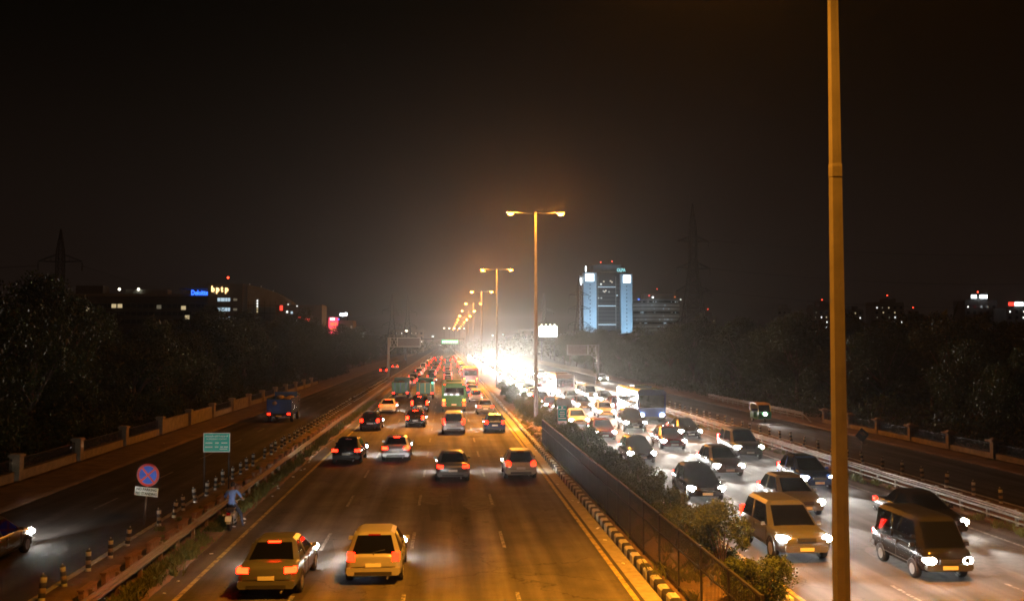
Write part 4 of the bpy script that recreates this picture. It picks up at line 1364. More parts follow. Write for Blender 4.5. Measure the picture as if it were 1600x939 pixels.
def car_parts(kind):
    if kind in PARTS: return PARTS[kind]
    c = CARS[kind]
    yb0, yf0, yb1, yf1, zb, z1, z2, wb, wt = c['cab']
    d = {}
    d['body'] = pm(loft(c['st']), 'body')
    # greenhouse: ring of 8 corner points at the belt and at the roof edge
    ch = .16
    def ring(y0, y1, w, z, k=1.0):
        q = ch * k
        return [(-w + q * .9, y0, z), (w - q * .9, y0, z), (w, y0 + q * 1.4, z), (w, y1 - q * 1.6, z), (w - q * .9, y1, z), (-w + q * .9, y1, z), (-w, y1 - q * 1.6, z), (-w, y0 + q * 1.4, z)]
    A = ring(yb0, yf0, wb, zb - .03); B = ring(yb1, yf1, wt, z1, .7); C = ring(yb1 + .12, yf1 - .14, wt - .12, z2 - .02, .6); D = ring(yb1 + .45, yf1 - .45, wt - .35, z2, .4)
    rf = MB()
    vs = A + B + C + D
    fs = [(1, 2, 10, 9), (3, 4, 12, 11), (5, 6, 14, 13), (7, 0, 8, 15)]
    for lv in (1, 2):
        for k_ in range(8):
            fs.append((lv * 8 + k_, lv * 8 + (k_ + 1) % 8, (lv + 1) * 8 + (k_ + 1) % 8, (lv + 1) * 8 + k_))
    fs.append(tuple(range(24, 32)))
    rf.add(vs, fs, 0, False)
    for s in (-1, 1):
        t = .42
        p0 = [a + (b - a) * t for a, b in zip(A[2], A[3])]; p1 = [a + (b - a) * t for a, b in zip(B[2], B[3])]
        rf.tube([(s * (p0[0] + .003), p0[1], p0[2]), (s * (p1[0] + .003), p1[1], p1[2])], .032, 4)
    d['roof'] = pm(rf, 'roof')
    def quad(a, b, c_, e):
        return pm(MB().add([a, b, c_, e], [(0, 1, 2, 3)]), 'window')
    d['rear_window'] = quad(A[0], A[1], B[1], B[0])
    d['windscreen'] = quad(A[4], A[5], B[5], B[4])
    d['side_window_r'] = quad(A[2], A[3], B[3], B[2])
    d['side_window_l'] = quad(A[6], A[7], B[7], B[6])
    ty, tz, tx, tw, th = c['tl']
    for s, n_ in ((-1, 'l'), (1, 'r')):
        mb = MB()
        o_ = [(-tw / 2, -th / 2), (tw / 2, -th / 2 * .8), (tw / 2, th / 2 * .9), (0, th / 2), (-tw / 2, th / 2)]
        mb.prism([(s * (tx + p), tz + q) for p, q in o_], ty - .045, ty + .2)
        d['tail_' + n_] = pm(mb, 'tail_lamp')
        hy, hz, hx = c['hl']
        mb = MB()
        n = 10
        mb.add([(s * hx + math.cos(2 * PI * i / n) * .175, hy + .16 - abs(math.cos(2 * PI * i / n)) * .03 - (.05 if s * math.cos(2 * PI * i / n) > 0 else 0), hz + math.sin(2 * PI * i / n) * .105) for i in range(n)] +
               [(s * hx + math.cos(2 * PI * i / n) * .17, hy - .25, hz + math.sin(2 * PI * i / n) * .11) for i in range(n)],
               [tuple(range(n))] + [(i, (i + 1) % n, n + (i + 1) % n, n + i) for i in range(n)], 0, True)
        d['head_' + n_] = pm(mb, 'head_lamp')
    L2 = c['L'] / 2
    zl = c['st'][3][1]
    d['rear_bumper'] = pm(MB().prism([(-.74, zl + .12), (.74, zl + .12), (.80, zl + .2), (.78, zl + .34), (-.78, zl + .34), (-.80, zl + .2)], -L2 - .05, -L2 + .25), 'bumper')
    d['front_bumper'] = pm(MB().prism([(-.66, zl + .1), (.66, zl + .1), (.72, zl + .18), (.70, zl + .30), (-.70, zl + .30), (-.72, zl + .18)], L2 - .3, L2 + .04), 'bumper')
    d['grille'] = pm(MB().box((0, L2 - .02, c['hl'][1] - .02), (.62, .12, .12)), 'grille')
    d['rear_plate'] = pm(MB().box((0, -L2 - .055, zl + .42), (.46, .02, .11)), 'plate')
    d['front_plate'] = pm(MB().box((0, L2 + .05, zl + .2), (.46, .02, .11)), 'plate')
    wr = c['wr']
    ty_ = MB().lathe([(wr * .62, -.09), (wr * .92, -.095), (wr, -.06), (wr, .06), (wr * .92, .095), (wr * .62, .09)], 18, 0, 'x')
    d['wheel'] = pm(ty_, 'tyre')
    rm = MB().lathe([(wr * .60, -.097), (wr * .5, -.093), (wr * .5, .093), (wr * .60, .097)], 18, 0, 'x')
    for q in range(5):
        a = 2 * PI * q / 5
        rm.box((0, math.cos(a) * wr * .28, math.sin(a) * wr * .28), (.205, wr * .15, wr * .5), rot=(a - PI / 2, 0, 0))
    d['rim'] = pm(rm, 'rim')
    arch = MB()
    vs = []
    for rr_ in (wr * 1.02, wr * 1.16):
        for x in (0, .02):
            for q in range(9):
                a = PI * q / 8
                vs.append((x, math.cos(a) * rr_, math.sin(a) * rr_))
    fs = []
    for q in range(8):
        fs += [(9 + q, 9 + q + 1, 27 + q + 1, 27 + q), (18 + q, 18 + q + 1, 27 + q + 1, 27 + q), (q, q + 1, 9 + q + 1, 9 + q)]
    arch.add(vs, fs); d['arch'] = pm(arch, 'wheel_arch')
    d['mirror'] = pm(MB().box((0, 0, 0), (.16, .10, .11), taper=.8).tube([(0, 0, 0), (-.1, .02, -.05)], .02, 5), 'mirror')
    # seams between the doors, handles, wiper, high brake lamp, exhaust
    hw_ = max(q[3] for q in c['st'])
    gp = MB()
    zt_ = c['cab'][4]
    for s in (-1, 1):
        for yy in (yb0 + .75, (yb0 + yf0) / 2 + .08, yf0 - .28):
            gp.box((s * (hw_ - .006), yy, (zl + zt_) / 2 + .06), (.02, .014, (zt_ - zl) * .62))
        gp.box((s * (hw_ - .006), (yb0 + yf0) / 2 + .2, zl + .17), (.02, (yf0 - yb0) * .72, .014))
    gp.box((0, -L2 - .0, zl + .36), (1.3, .05, .012))
    d['panel_gaps'] = pm(gp, 'panel_gaps')
    d['handle'] = pm(MB().box((0, 0, 0), (.03, .16, .028)), 'handle')
    yw = yb0 + (yb1 - yb0) * .12
    d['wiper'] = pm(MB().tube([(0, yw - .03, zb + .05), (.34, yw + .0, zb + .12)], .012, 5).tube([(0, yb0 - .02, zb - .02), (0, yw - .03, zb + .05)], .02, 5), 'wiper')
    d['high_brake'] = pm(MB().box((0, yb1 - .012, z1 + .015), (.36, .05, .035)), 'high_brake_lamp')
    d['exhaust'] = pm(MB().tube([(.42, -L2 + .3, zl + .04), (.42, -L2 - .06, zl + .03)], .03, 8), 'exhaust')
    d['insert'] = pm(MB().box((0, -L2 - .02, zl + .18), (1.1, .09, .09)), 'bumper_insert')
    PARTS[kind] = d
    return d

def headlight(parent, loc, aim_y, energy, size=40):
    li = bpy.data.lights.new('headlamp_beam', 'SPOT')
    li.energy = energy; li.color = (1.0, .95, .86); li.spot_size = R(size); li.spot_blend = 1.0; li.shadow_soft_size = .09
    lo = bpy.data.objects.new('headlamp_beam', li)
    lo.location = loc
    lo.rotation_euler = Vector((0, aim_y, -.035)).to_track_quat('-Z', 'Y').to_euler()
    return link(lo, parent)

def car(kind, x, y, facing, paint, label, full=True, lit='tail', brake=False, head_e=None, group=None, jit=0.0):
    """facing +1 drives away from the camera, -1 drives towards it; y is the middle of the car"""
    d = car_parts(kind); c = CARS[kind]
    root = empty('car', (x, y, 0), (0 if facing > 0 else PI) + jit)
    tag(root, label, 'car', group)
    P_ = PAINT[paint]
    def put(n_, key, m_, par=root, loc=(0, 0, 0), sc_=None):
        o = inst(n_, d[key], par, loc, (0, 0, 0), sc_); slot(o, m_); return o
    body = put('body', 'body', P_)
    put('roof', 'roof', P_)
    rear = facing > 0
    if full or rear: put('rear_window', 'rear_window', M['glass_dark'])
    if full or not rear: put('windscreen', 'windscreen', M['glass_dark'])
    put('side_window', 'side_window_r', M['glass_dark']); put('side_window', 'side_window_l', M['glass_dark'])
    tm_ = M['brake_on'] if brake else M['tail_on']
    if full or rear:
        for n_ in 'lr': put('tail_lamp', 'tail_' + n_, tm_)
    hl = []
    if full or not rear:
        for n_ in 'lr': hl.append(put('head_lamp', 'head_' + n_, M['head_on']))
    if full:
        put('bumper', 'rear_bumper', P_ if kind != 'van' else M['trim']); put('bumper', 'front_bumper', P_ if kind != 'van' else M['trim'])
        put('grille', 'grille', M['trim'])
        put('number_plate', 'rear_plate', M['plate_lit']); put('number_plate', 'front_plate', M['plate_lit'])
        hw_ = max(s_[3] for s_ in c['st'])
        put('panel_gaps', 'panel_gaps', M['sign_black'])
        put('exhaust', 'exhaust', M['rim']); put('bumper_insert', 'insert', M['trim'])
        put('high_brake_lamp', 'high_brake', tm_ if brake else M['tail_off'])
        if kind != 'sedan': put('wiper', 'wiper', M['trim'])
        for s in (-1, 1):
            for yy in (c['cab'][0] + 1.0, (c['cab'][0] + c['cab'][1]) / 2 + .32):
                put('door_handle', 'handle', P_, loc=(s * (hw_ + .005), yy, c['cab'][4] - .14))
        for s in (-1, 1):
            for wy in c['wy']:
                w = put('wheel', 'wheel', M['tyre'], loc=(s * (hw_ - .085), wy, c['wr']))
                put('rim', 'rim', M['rim'], w)
                put('wheel_arch', 'arch', M['trim'], loc=(s * (hw_ - .004) - (.02 if s < 0 else 0) + (.0), wy, c['wr']))
            put('mirror', 'mirror', P_, loc=(s * (hw_ + .06), c['cab'][1] - .42, c['cab'][4] + .02), sc_=(s, 1, 1))
    hy, hz, hx = c['hl']
    e = head_e
    if e and hl:
        if full and not rear:
            for s, o in zip((-1, 1), hl): headlight(o, (s * hx, hy + .30, hz), 1, e)
        else:
            headlight(hl[0], (0, hy + .35, hz), 1, e * 2, 66 if rear else 40)
    elif e:
        headlight(body, (0, c['L'] / 2 + .2, hz), 1, e * 2)
    return root

def box_round(mb, x0, x1, y0, y1, z0, z1, r_=.12, mi=0):
    """box with chamfered long edges"""
    pr_ = [(x0 + r_, z0), (x1 - r_, z0), (x1, z0 + r_), (x1, z1 - r_), (x1 - r_, z1), (x0 + r_, z1), (x0, z1 - r_), (x0, z0 + r_)]
    mb.prism(pr_, y0, y1, 'y', mi)
    return mb
def wheel_pair(root, y, wr, hw_, wid=.24):
    for s in (-1, 1):
        w = MB().lathe([(wr * .55, -wid / 2), (wr * .93, -wid / 2), (wr, -wid / 3), (wr, wid / 3), (wr * .93, wid / 2), (wr * .55, wid / 2)], 18, 0, 'x').build('wheel', M['tyre'], root, (s * (hw_ - wid / 2), y, wr))
        MB().lathe([(wr * .5, -wid * .52), (wr * .3, -wid * .54), (wr * .3, wid * .54), (wr * .5, wid * .52)], 14, 0, 'x').build('rim', M['rim'], w)
def truck(x, y, facing, label, cab='yellow', bed='green', green=False, head_e=None, L=6.4):
    root = empty('truck', (x, y, 0), 0 if facing > 0 else PI)
    tag(root, label, 'truck')
    hw_ = 1.1
    mb = MB(); box_round(mb, -hw_ + .05, hw_ - .05, L / 2 - 1.7, L / 2, .55, 2.35, .15); mb.build('cab', PAINT[cab], root)
    MB().box((0, L / 2 + .01, 1.85), (1.8, .06, .62)).build('windscreen', M['glass_dark'], root)
    for s in (-1, 1): MB().box((s * (hw_ - .04), L / 2 - .75, 1.85), (.04, .8, .5)).build('side_window', M['glass_dark'], root)
    MB().box((0, -.1, .62), (1.0, L - .6, .18)).build('chassis', M['trim'], root)
    bx = MB().box((0, -.85, .85), (2 * hw_, L - 1.75, .12))
    bx.build('bed_floor', PAINT[bed], root)
    for s in (-1, 1): MB().box((s * (hw_ - .03), -.85, 1.55), (.06, L - 1.75, 1.3)).build('side_board', PAINT[bed], root)
    MB().box((0, -L / 2 + .05, 1.5), (2 * hw_ - .14, .07, 1.2)).build('tailgate', PAINT[bed], root)
    MB().box((0, L / 2 - 1.82, 1.75), (2 * hw_ - .14, .07, 1.7)).build('head_board', PAINT[bed], root)
    for s in (-1, 0, 1): MB().box((s * .7, -L / 2 + .0, 1.5), (.08, .05, 1.2)).build('tailgate_rib', PAINT[cab], root)
    ld = MB()
    for q in range(9):
        ld.lathe([(.001, 0), (.34, .05), (.42, .25), (.3, .45), (.001, .5)], 9, 0, 'z', (random.uniform(-.65, .65), -.85 + random.uniform(-1.7, 1.7), .95 + random.uniform(.3, .85)))
    ld.build('sack_load', M['plaster'], root)['kind'] = 'stuff'
    MB().box((0, -L / 2 + .02, .62), (2 * hw_ - .1, .12, .14)).build('rear_bar', M['trim'], root)
    for s in (-1, 1):
        MB().box((s * .88, -L / 2 - .04, .80), (.24, .06, .14)).build('tail_lamp', M['tail_on'], root)
        hd = MB().lathe([(.13, L / 2 - .1), (.13, L / 2 + .05), (.07, L / 2 + .09), (.001, L / 2 + .10)], 12, 0, 'y', (s * .75, 0, .85)).build('head_lamp', M['head_on'], root)
        if head_e and s > 0: headlight(hd, (0, L / 2 + .25, .85), 1, head_e * 2)
    if green: MB().box((.9, -L / 2 - .04, 2.1), (.12, .06, .12)).build('green_marker_lamp', M['green_on'], root)
    MB().box((0, -L / 2 - .05, .62), (.5, .02, .12)).build('number_plate', M['yellow_plate'], root)
    for yy in (-L / 2 + 1.3, L / 2 - 1.0): wheel_pair(root, yy, .44, hw_ - .02)
def bus(x, y, facing, label, paint='white', head_e=None, L=10.2):
    root = empty('bus', (x, y, 0), 0 if facing > 0 else PI)
    tag(root, label, 'bus')
    hw_ = 1.25
    mb = MB(); box_round(mb, -hw_, hw_, -L / 2, L / 2, .45, 3.05, .18); mb.build('body', PAINT[paint], root)
    for s in (-1, 1):
        for q in range(7):
            MB().box((s * (hw_ + .002), -L / 2 + 1.0 + q * 1.3, 2.1), (.04, 1.1, .78)).build('side_window', M['glass_dark'], root)
        MB().box((s * (hw_ + .003), 0, 1.1), (.03, L - .8, .22)).build('stripe', PAINT['red'], root)
    MB().box((0, -L / 2 - .004, 2.2), (2.0, .05, .75)).build('rear_window', M['glass_dark'], root)
    MB().box((0, L / 2 + .004, 2.0), (2.2, .05, 1.1)).build('windscreen', M['glass_dark'], root)
    MB().box((0, -L / 2 - .03, .55), (2.4, .14, .26)).build('bumper', M['trim'], root)
    MB().box((0, L / 2 + .03, .55), (2.4, .14, .26)).build('bumper', M['trim'], root)
    MB().box((0, .3, 3.12), (1.6, 2.2, .16)).build('roof_unit', PAINT[paint], root)
    for s in (-1, 1):
        MB().box((s * 1.02, -L / 2 - .03, .98), (.22, .06, .42)).build('tail_lamp', M['brake_on'], root)
        MB().box((s * 1.02, -L / 2 - .03, 1.32), (.22, .06, .16)).build('indicator', M['amber_on'], root)
        MB().box((s * .95, -L / 2 - .02, 2.9), (.14, .05, .07)).build('marker_lamp', M['tail_on'], root)
        hd = MB().lathe([(.15, L / 2 - .05), (.15, L / 2 + .05), (.08, L / 2 + .09), (.001, L / 2 + .1)], 12, 0, 'y', (s * .9, 0, .82)).build('head_lamp', M['head_on'], root)
        if head_e and s > 0: headlight(hd, (0, L / 2 + .25, .82), 1, head_e * 2)
    MB().box((0, -L / 2 - .03, .86), (.5, .03, .13)).build('number_plate', M['plate_lit'], root)
    for yy in (-L / 2 + 2.6, L / 2 - 1.9): wheel_pair(root, yy, .48, hw_ - .01)
def rickshaw(x, y, facing, label, head_e=None):
    root = empty('auto_rickshaw', (x, y, 0), 0 if facing > 0 else PI)
    tag(root, label, 'auto rickshaw')
    lo_ = MB().prism([(-1.3, .35), (.55, .30), (.9, .35), (1.12, .75), (1.05, 1.0), (.85, 1.05), (.62, .45), (-.35, .45), (-.40, .9), (-1.3, .95)], -.58, .58, 'x')
    lo_.build('body', PAINT['green'], root)
    MB().prism([(-1.32, .95), (-1.25, 1.62), (-.9, 1.76), (.35, 1.74), (.72, 1.62), (.70, 1.56), (.3, 1.66), (-.85, 1.68), (-1.17, 1.58), (-1.22, .95)], -.62, .62, 'x').build('canopy', PAINT['yellow'], root)
    MB().add([(-.55, .98, 1.02), (.55, .98, 1.02), (.5, .72, 1.6), (-.5, .72, 1.6)], [(0, 1, 2, 3)]).build('windscreen', M['glass_dark'], root)
    for s in (-1, 1):
        MB().tube([(s * .55, .98, 1.0), (s * .56, .70, 1.62)], .03, 6).build('pillar', PAINT['yellow'], root)
        MB().box((s * .45, -1.32, .72), (.14, .05, .12)).build('tail_lamp', M['tail_on'], root)
    hd = MB().lathe([(.13, 1.0), (.13, 1.12), (.08, 1.17), (.001, 1.18)], 12, 0, 'y', (0, 0, .82)).build('head_lamp', M['head_on'], root)
    if head_e: headlight(hd, (0, 1.35, .82), 1, head_e)
    MB().box((0, -.75, .62), (1.05, .5, .14)).build('seat', M['trim'], root)
    MB().box((0, -1.02, .9), (1.05, .12, .5)).build('seat_back', M['trim'], root)
    MB().box((0, -1.33, .55), (.4, .02, .14)).build('number_plate', M['yellow_plate'], root)
    wheel_pair(root, -.75, .22, .60, .12)
    MB().lathe([(.12, -.05), (.2, -.05), (.22, 0), (.2, .05), (.12, .05)], 16, 0, 'x').build('wheel', M['tyre'], root, (0, 1.02, .22))

paints = ['grey', 'black', 'blue', 'silver', 'grey', 'black', 'grey', 'red', 'black', 'beige', 'blue', 'white']
kinds = ['hatchback', 'sedan', 'suv', 'hatchback', 'van', 'sedan', 'hatchback']
rt = random.Random(42)
LN_L = [(-6.0, 'left edge lane'), (-2.75, 'second lane from the left edge'), (.45, 'third lane from the left edge'), (3.7, 'lane beside the median kerb')]
start_l = [29.8, 30.9, 52.0, 52.5]
special = {(0, 5): 'truck', (2, 3): 'bus', (1, 5): 'truckg', (3, 7): 'bus'}
for li_, (lx, ln) in enumerate(LN_L):
    y = start_l[li_]; k = 0
    while y < 430:
        k += 1
        kind = rt.choice(kinds); paint = rt.choice(paints)
        x = lx + rt.uniform(-.35, .35)
        if (li_, k) == (0, 1): x, kind, paint = -5.0, 'sedan', 'grey'
        if (li_, k) == (1, 1): x, kind, paint = -2.15, 'hatchback', 'silver'
        full = y < 130
        he = HEAD_W * (.5 if y < 36 and li_ == 0 else (.03 if y < 100 else .22)) if y < 240 else None
        s_ = special.get((li_, k))
        vl = ordw(k) + ' vehicle in the ' + ln
        if s_ in ('truck', 'truckg'):
            y += 1.5
            truck(x, y, 1, 'loaded goods truck, ' + vl, green=(s_ == 'truckg'), head_e=he, cab=rt.choice(('yellow', 'blue')))
            y += 1.5
        elif s_ == 'bus':
            y += 3.5
            bus(x * .98, y, 1, ('dark green bus, ' if li_ == 2 else 'maroon bus, ') + vl, paint='green' if li_ == 2 else 'red', head_e=he)
            y += 3.5
        else:
            car(kind, x, y, 1, paint, '%s %s, tail lamps lit, %s' % (paint, kind, vl), full=full, brake=rt.random() < .35, head_e=he, group='vehicles driving away with lit tail lamps', jit=rt.uniform(-.02, .02))
        y += (30 if y < 36 else rt.uniform(17, 27)) if y < 110 else (rt.uniform(11, 19) if y < 220 else rt.uniform(8, 14))
LN_R = [(11.4, 'oncoming lane beside the median shrubs'), (14.9, 'middle oncoming lane'), (18.4, 'oncoming lane beside the right guard rail')]
start_r = [33.0, 30.0, 36.5]
for li_, (lx, ln) in enumerate(LN_R):
    y = start_r[li_]; k = 0
    while y < 470:
        k += 1
        kind = rt.choice(kinds); paint = rt.choice(paints)
        x = lx + rt.uniform(-.4, .4)
        full = y < 120
        he = HEAD_W if y < 130 else (HEAD_W * 7.0 if y < 400 else None)
        vl = ordw(k) + ' vehicle in the ' + ln
        if (li_, k) in ((2, 5), (1, 9)):
            y += 3.5
            bus(x, y, -1, ('dark blue bus, ' if li_ == 2 else 'silver bus, ') + vl, paint='blue' if li_ == 2 else 'silver', head_e=he)
            y += 3.5
        else:
            car(kind, x, y, -1, paint, '%s %s, headlamps lit, %s' % (paint, kind, vl), full=full, head_e=he, group='oncoming vehicles with lit headlamps', jit=rt.uniform(-.015, .015))
        y += rt.uniform(10.5, 15) if y < 80 else (rt.uniform(8.5, 12) if y < 260 else rt.uniform(7, 10))
truck(-15.0, 90.5, 1, 'small goods truck with red tail lamps on the left service road', cab='blue', bed='blue', head_e=HEAD_W * .3, L=5.6)
car('hatchback', -15.2, 33.2, 1, 'grey', 'added grey hatchback cut by the left edge of the picture on the left service road', head_e=HEAD_W * .32)  # car added so its headlamps light the signs by the left bollards
rickshaw(28.4, 85.5, -1, 'green and yellow auto rickshaw with one lit headlamp on the right service road', head_e=HEAD_W * .5)
car('sedan', 28.6, 176, -1, 'white', 'white sedan with lit headlamps far down the right service road', full=False, head_e=HEAD_W)
car('hatchback', -14.5, 225, 1, 'red', 'red hatchback with lit tail lamps far down the left service road', full=False, brake=True)
car('sedan', -13.8, 262, 1, 'silver', 'silver sedan with lit tail lamps farthest down the left service road', full=False, brake=True)

# ------------------------------------------------------------------ stopped motorcycle and its rider
mc = empty('motorcycle', (-8.3, 38.4, 0), R(3))
tag(mc, 'motorcycle with a white number plate stopped on the left shoulder by the guard rail', 'motorcycle')
for yy, nm in ((-.62, 'rear'), (.68, 'front')):
    vs = []
    w = MB().lathe([(.25, -.045), (.30, -.05), (.315, -.02), (.315, .02), (.30, .05), (.25, .045)], 20, 0, 'x').build('wheel', M['tyre'], mc, (0, yy, .315))
    rm = MB().lathe([(.25, -.03), (.225, -.02), (.225, .02), (.25, .03)], 20, 0, 'x')
    for q in range(10):
        a = 2 * PI * q / 10
        rm.tube([(0, 0, 0), (0, math.cos(a) * .235, math.sin(a) * .235)], .006, 4)
    rm.lathe([(.05, -.06), (.06, 0), (.05, .06)], 10, 0, 'x').build('rim', M['rim'], w)
MB().tube([(0, -.55, .42), (0, -.1, .36), (0, .25, .42), (0, .42, .82)], .04, 6).tube([(0, -.6, .74), (0, -.05, .72), (0, .42, .84)], .03, 6).build('frame', M['trim'], mc)
MB().lathe([(.04, -.13), (.14, -.12), (.15, .1), (.12, .16), (.04, .17)], 12, 0, 'z', (0, .08, .46)).build('engine', M['galv'], mc)
tk = MB(); vs = []
for yy, hw_, z0, z1 in ((-.08, .09, .76, .88), (.05, .14, .74, .96), (.28, .15, .74, .98), (.42, .08, .80, .94)):
    vs += [(-hw_, yy, z0), (hw_, yy, z0), (hw_, yy, (z0 + z1) / 2), (hw_ * .6, yy, z1), (-hw_ * .6, yy, z1), (-hw_, yy, (z0 + z1) / 2)]
fs = [(j * 6 + k_, j * 6 + (k_ + 1) % 6, (j + 1) * 6 + (k_ + 1) % 6, (j + 1) * 6 + k_) for j in range(3) for k_ in range(6)] + [tuple(range(6)), tuple(range(18, 24))]
tk.add(vs, fs, 0, True).build('fuel_tank', PAINT['black'], mc)
MB().prism([(-.72, .80), (-.68, .88), (-.3, .84), (-.05, .86), (-.05, .78), (-.7, .74)], -.13, .13, 'x').build('seat', M['trim'], mc)
vs = []
mg = MB()
arcp = [(-.62 + math.cos(a) * .36, .315 + math.sin(a) * .36) for a in [R(20 + q * 20) for q in range(9)]]
mg.add([(x, y_, z) for y_, z in arcp for x in (-.08, .08)], [(2 * i, 2 * i + 1, 2 * i + 3, 2 * i + 2) for i in range(8)], 0, True).build('rear_mudguard', PAINT['beige'], mc)
MB().box((0, -.98, .70), (.14, .07, .10)).build('tail_lamp', M['tail_off'], mc)
MB().box((0, -1.0, .52), (.24, .015, .20), rot=(R(-12), 0, 0)).build('number_plate', M['plate_lit'], mc)
for s in (-1, 1):
    MB().tube([(s * .05, -.92, .66), (s * .17, -.94, .66)], .012, 6).lathe([(.001, -.99), (.035, -.985), (.035, -.92), (.001, -.91)], 8, 0, 'y', (s * .19, 0, .66)).build('indicator', M['amber_on'] if False else M['sign_white'], mc)
    MB().tube([(s * .03, .40, .95), (s * .18, .42, 1.03), (s * .36, .30, 1.02)], .014, 6).build('handlebar', M['rim'], mc)
    MB().tube([(s * .27, .36, 1.03), (s * .33, .38, 1.2)], .008, 5).box((s * .35, .38, 1.23), (.12, .02, .08)).build('mirror', M['trim'], mc)
    MB().tube([(s * .07, .44, .85), (s * .07, .68, .32)], .025, 6).build('fork', M['rim'], mc)
    MB().tube([(s * .17, -.74, .86), (s * .17, -.35, .83)], .012, 6).build('grab_rail', M['rim'], mc)
    MB().tube([(s * .13, -.45, .78), (s * .13, -.6, .36)], .028, 6).build('shock_absorber', M['rim'], mc)
MB().tube([(.14, .2, .36), (.17, -.2, .30), (.18, -.85, .36)], [.022, .03, .04], 8).build('exhaust', M['rim'], mc)
MB().lathe([(.08, .42), (.10, .50), (.09, .54), (.001, .55)], 12, 0, 'y', (0, 0, .90)).build('head_lamp', M['head_off'], mc)

def skin_person(name, J, E_, loc, rz, regions, label):
    """J: name -> (point, radius); E_: bones; regions(face centre) -> material index"""
    me = bpy.data.meshes.new(name + '_bones')
    names = list(J)
    me.from_pydata([J[n_][0] for n_ in names], [(names.index(a), names.index(b_)) for a, b_ in E_], [])
    o = bpy.data.objects.new(name + '_tmp', me); COL.objects.link(o)
    md = o.modifiers.new('Skin', 'SKIN')
    md.branch_smoothing = .6
    if not me.skin_vertices:
        raise RuntimeError('no skin layer')
    for i, n_ in enumerate(names):
        r_ = J[n_][1]
        me.skin_vertices[0].data[i].radius = r_ if isinstance(r_, tuple) else (r_, r_)
        me.skin_vertices[0].data[i].use_root = (i == 0)
    sb_ = o.modifiers.new('Sub', 'SUBSURF'); sb_.levels = 2; sb_.render_levels = 2
    bpy.context.view_layer.update()
    dg = bpy.context.evaluated_depsgraph_get()
    fm = bpy.data.meshes.new_from_object(o.evaluated_get(dg))
    bpy.data.objects.remove(o)
    fm.name = name
    fm.materials.clear()
    for m_ in regions[0]: fm.materials.append(m_)
    for p in fm.polygons:
        p.material_index = regions[1](p.center); p.use_smooth = True
    ob = inst(name, fm, None, loc, (0, 0, rz))
    tag(ob, label, 'person')
    return ob
M['shirt'] = mat('shirt', (.12, .25, .62), .85, noise=(6, .25), bump=.4, bscale=9)
M['jeans'] = mat('jeans', (.035, .045, .075), .9, noise=(8, .3))
M['skin'] = mat('skin', (.24, .13, .08), .6)
M['hair'] = mat('hair', (.012, .010, .009), .6, noise=(30, .4))
M['shoe'] = mat('shoe', (.02, .018, .016), .6)
J = {'pelvis': ((0, -.26, .93), (.155, .13)), 'waist': ((0, -.24, 1.08), (.145, .115)), 'chest': ((0, -.16, 1.30), (.175, .125)), 'upper': ((0, -.12, 1.42), (.13, .10)),
     'neck': ((0, -.08, 1.51), .055), 'skull': ((0, -.05, 1.60), .085), 'crown': ((0, -.04, 1.71), (.078, .085)), 'nose': ((0, .065, 1.63), .018)}
E_ = [('pelvis', 'waist'), ('waist', 'chest'), ('chest', 'upper'), ('upper', 'neck'), ('neck', 'skull'), ('skull', 'crown'), ('skull', 'nose')]
for s, t in ((-1, 'l'), (1, 'r')):
    J['sh' + t] = ((s * .20, -.11, 1.41), .066); J['el' + t] = ((s * .31, .06, 1.17), .048); J['wr' + t] = ((s * .35, .26, 1.06), .032); J['hd' + t] = ((s * .355, .325, 1.05), (.036, .022))
    E_ += [('upper', 'sh' + t), ('sh' + t, 'el' + t), ('el' + t, 'wr' + t), ('wr' + t, 'hd' + t)]
    for q in range(4):
        xq = s * (.335 + q * .016)
        J['f%d%s' % (q, t)] = ((xq + s * .004, .368, 1.052), .009); J['g%d%s' % (q, t)] = ((xq + s * .004, .372 - .004 * abs(q - 1), 1.018), .0085)
        E_ += [('hd' + t, 'f%d%s' % (q, t)), ('f%d%s' % (q, t), 'g%d%s' % (q, t))]
    J['th' + t] = ((s * .318, .325, 1.03), .010); J['tt' + t] = ((s * .31, .352, 1.012), .009)
    E_ += [('hd' + t, 'th' + t), ('th' + t, 'tt' + t)]
J['hipl'] = ((-.10, -.20, .90), .098); J['knl'] = ((-.21, .20, .82), .066); J['anl'] = ((-.20, .06, .42), .046); J['tol'] = ((-.20, .22, .375), (.036, .036))
J['hipr'] = ((.11, -.20, .89), .098); J['knr'] = ((.30, .10, .52), .066); J['anr'] = ((.38, .02, .10), .046); J['tor'] = ((.40, .19, .05), (.036, .036))
for t in 'lr': E_ += [('pelvis', 'hip' + t), ('hip' + t, 'kn' + t), ('kn' + t, 'an' + t), ('an' + t, 'to' + t)]
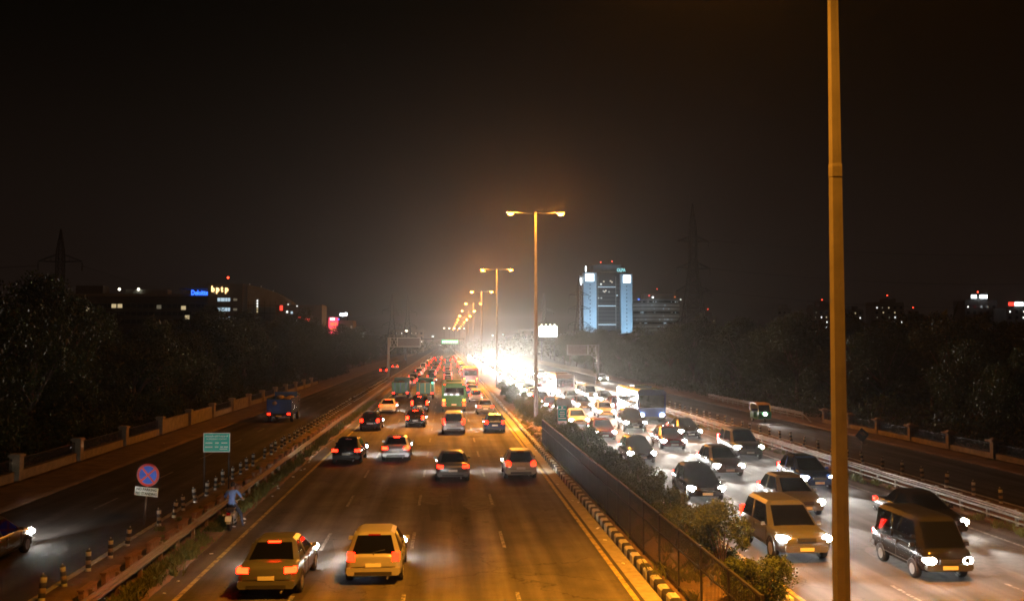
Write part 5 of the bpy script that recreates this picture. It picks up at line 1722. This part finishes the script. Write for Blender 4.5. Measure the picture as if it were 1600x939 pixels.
def reg(c):
    if c.z > 1.49: return 2
    if c.z > .985 and abs(c.x) > .27 and c.y > .02: return 2
    if c.z > .955: return 0
    if c.y > .02 and ((c.x > .3 and c.z < .13) or (c.x < -.12 and c.z < .43)): return 3
    return 1
person = skin_person('person', J, E_, (-8.3, 38.4, 0), R(3), ([M['shirt'], M['jeans'], M['skin'], M['shoe']], reg), 'person in a blue shirt sitting on the stopped motorcycle, one foot down')
hm = MB()
n = 16
vs = []
for j in range(7):
    ph = j / 6 * PI * .62
    for k_ in range(n):
        a = 2 * PI * k_ / n
        rr_ = .105 * (1 + .04 * math.sin(5 * a + j))
        vs.append((math.sin(ph) * math.cos(a) * rr_ * .92, -.065 + math.sin(ph) * math.sin(a) * rr_ * 1.08, 1.685 + math.cos(ph) * rr_ * 1.02 - (.03 if math.sin(a) < 0 and j > 4 else 0)))
fs = [(j * n + k_, j * n + (k_ + 1) % n, (j + 1) * n + (k_ + 1) % n, (j + 1) * n + k_) for j in range(6) for k_ in range(n)]
hm.add(vs, fs, 0, True).build('hair', M['hair'], person)
for s in (-1, 1):
    MB().lathe([(.001, -.012), (.022, -.008), (.022, .008), (.001, .012)], 8, 0, 'x', (s * .088, -.045, 1.635)).build('ear', M['skin'], person)
    MB().lathe([(.001, .0), (.011, .006), (.001, .014)], 8, 0, 'y', (s * .03, .022, 1.655)).build('eye', M['sign_black'], person)

# ------------------------------------------------------------------ haze
hz = MB().box((0, 1220, 36.5), (2998, 2558, 75)).build('haze', M['trim'])
hz.data.materials.clear()
hm_ = bpy.data.materials.new('haze')
hm_.use_nodes = True
nt = hm_.node_tree; nt.nodes.clear()
vol = nt.nodes.new('ShaderNodeVolumePrincipled')
vol.inputs['Color'].default_value = (.93, .90, .86, 1)
vol.inputs['Density'].default_value = HAZE
vol.inputs['Anisotropy'].default_value = 0.92
om = nt.nodes.new('ShaderNodeOutputMaterial')
nt.links.new(vol.outputs[0], om.inputs['Volume'])
hz.data.materials.append(hm_)
tag(hz, 'pale night haze over the whole highway', 'haze', kind='stuff')
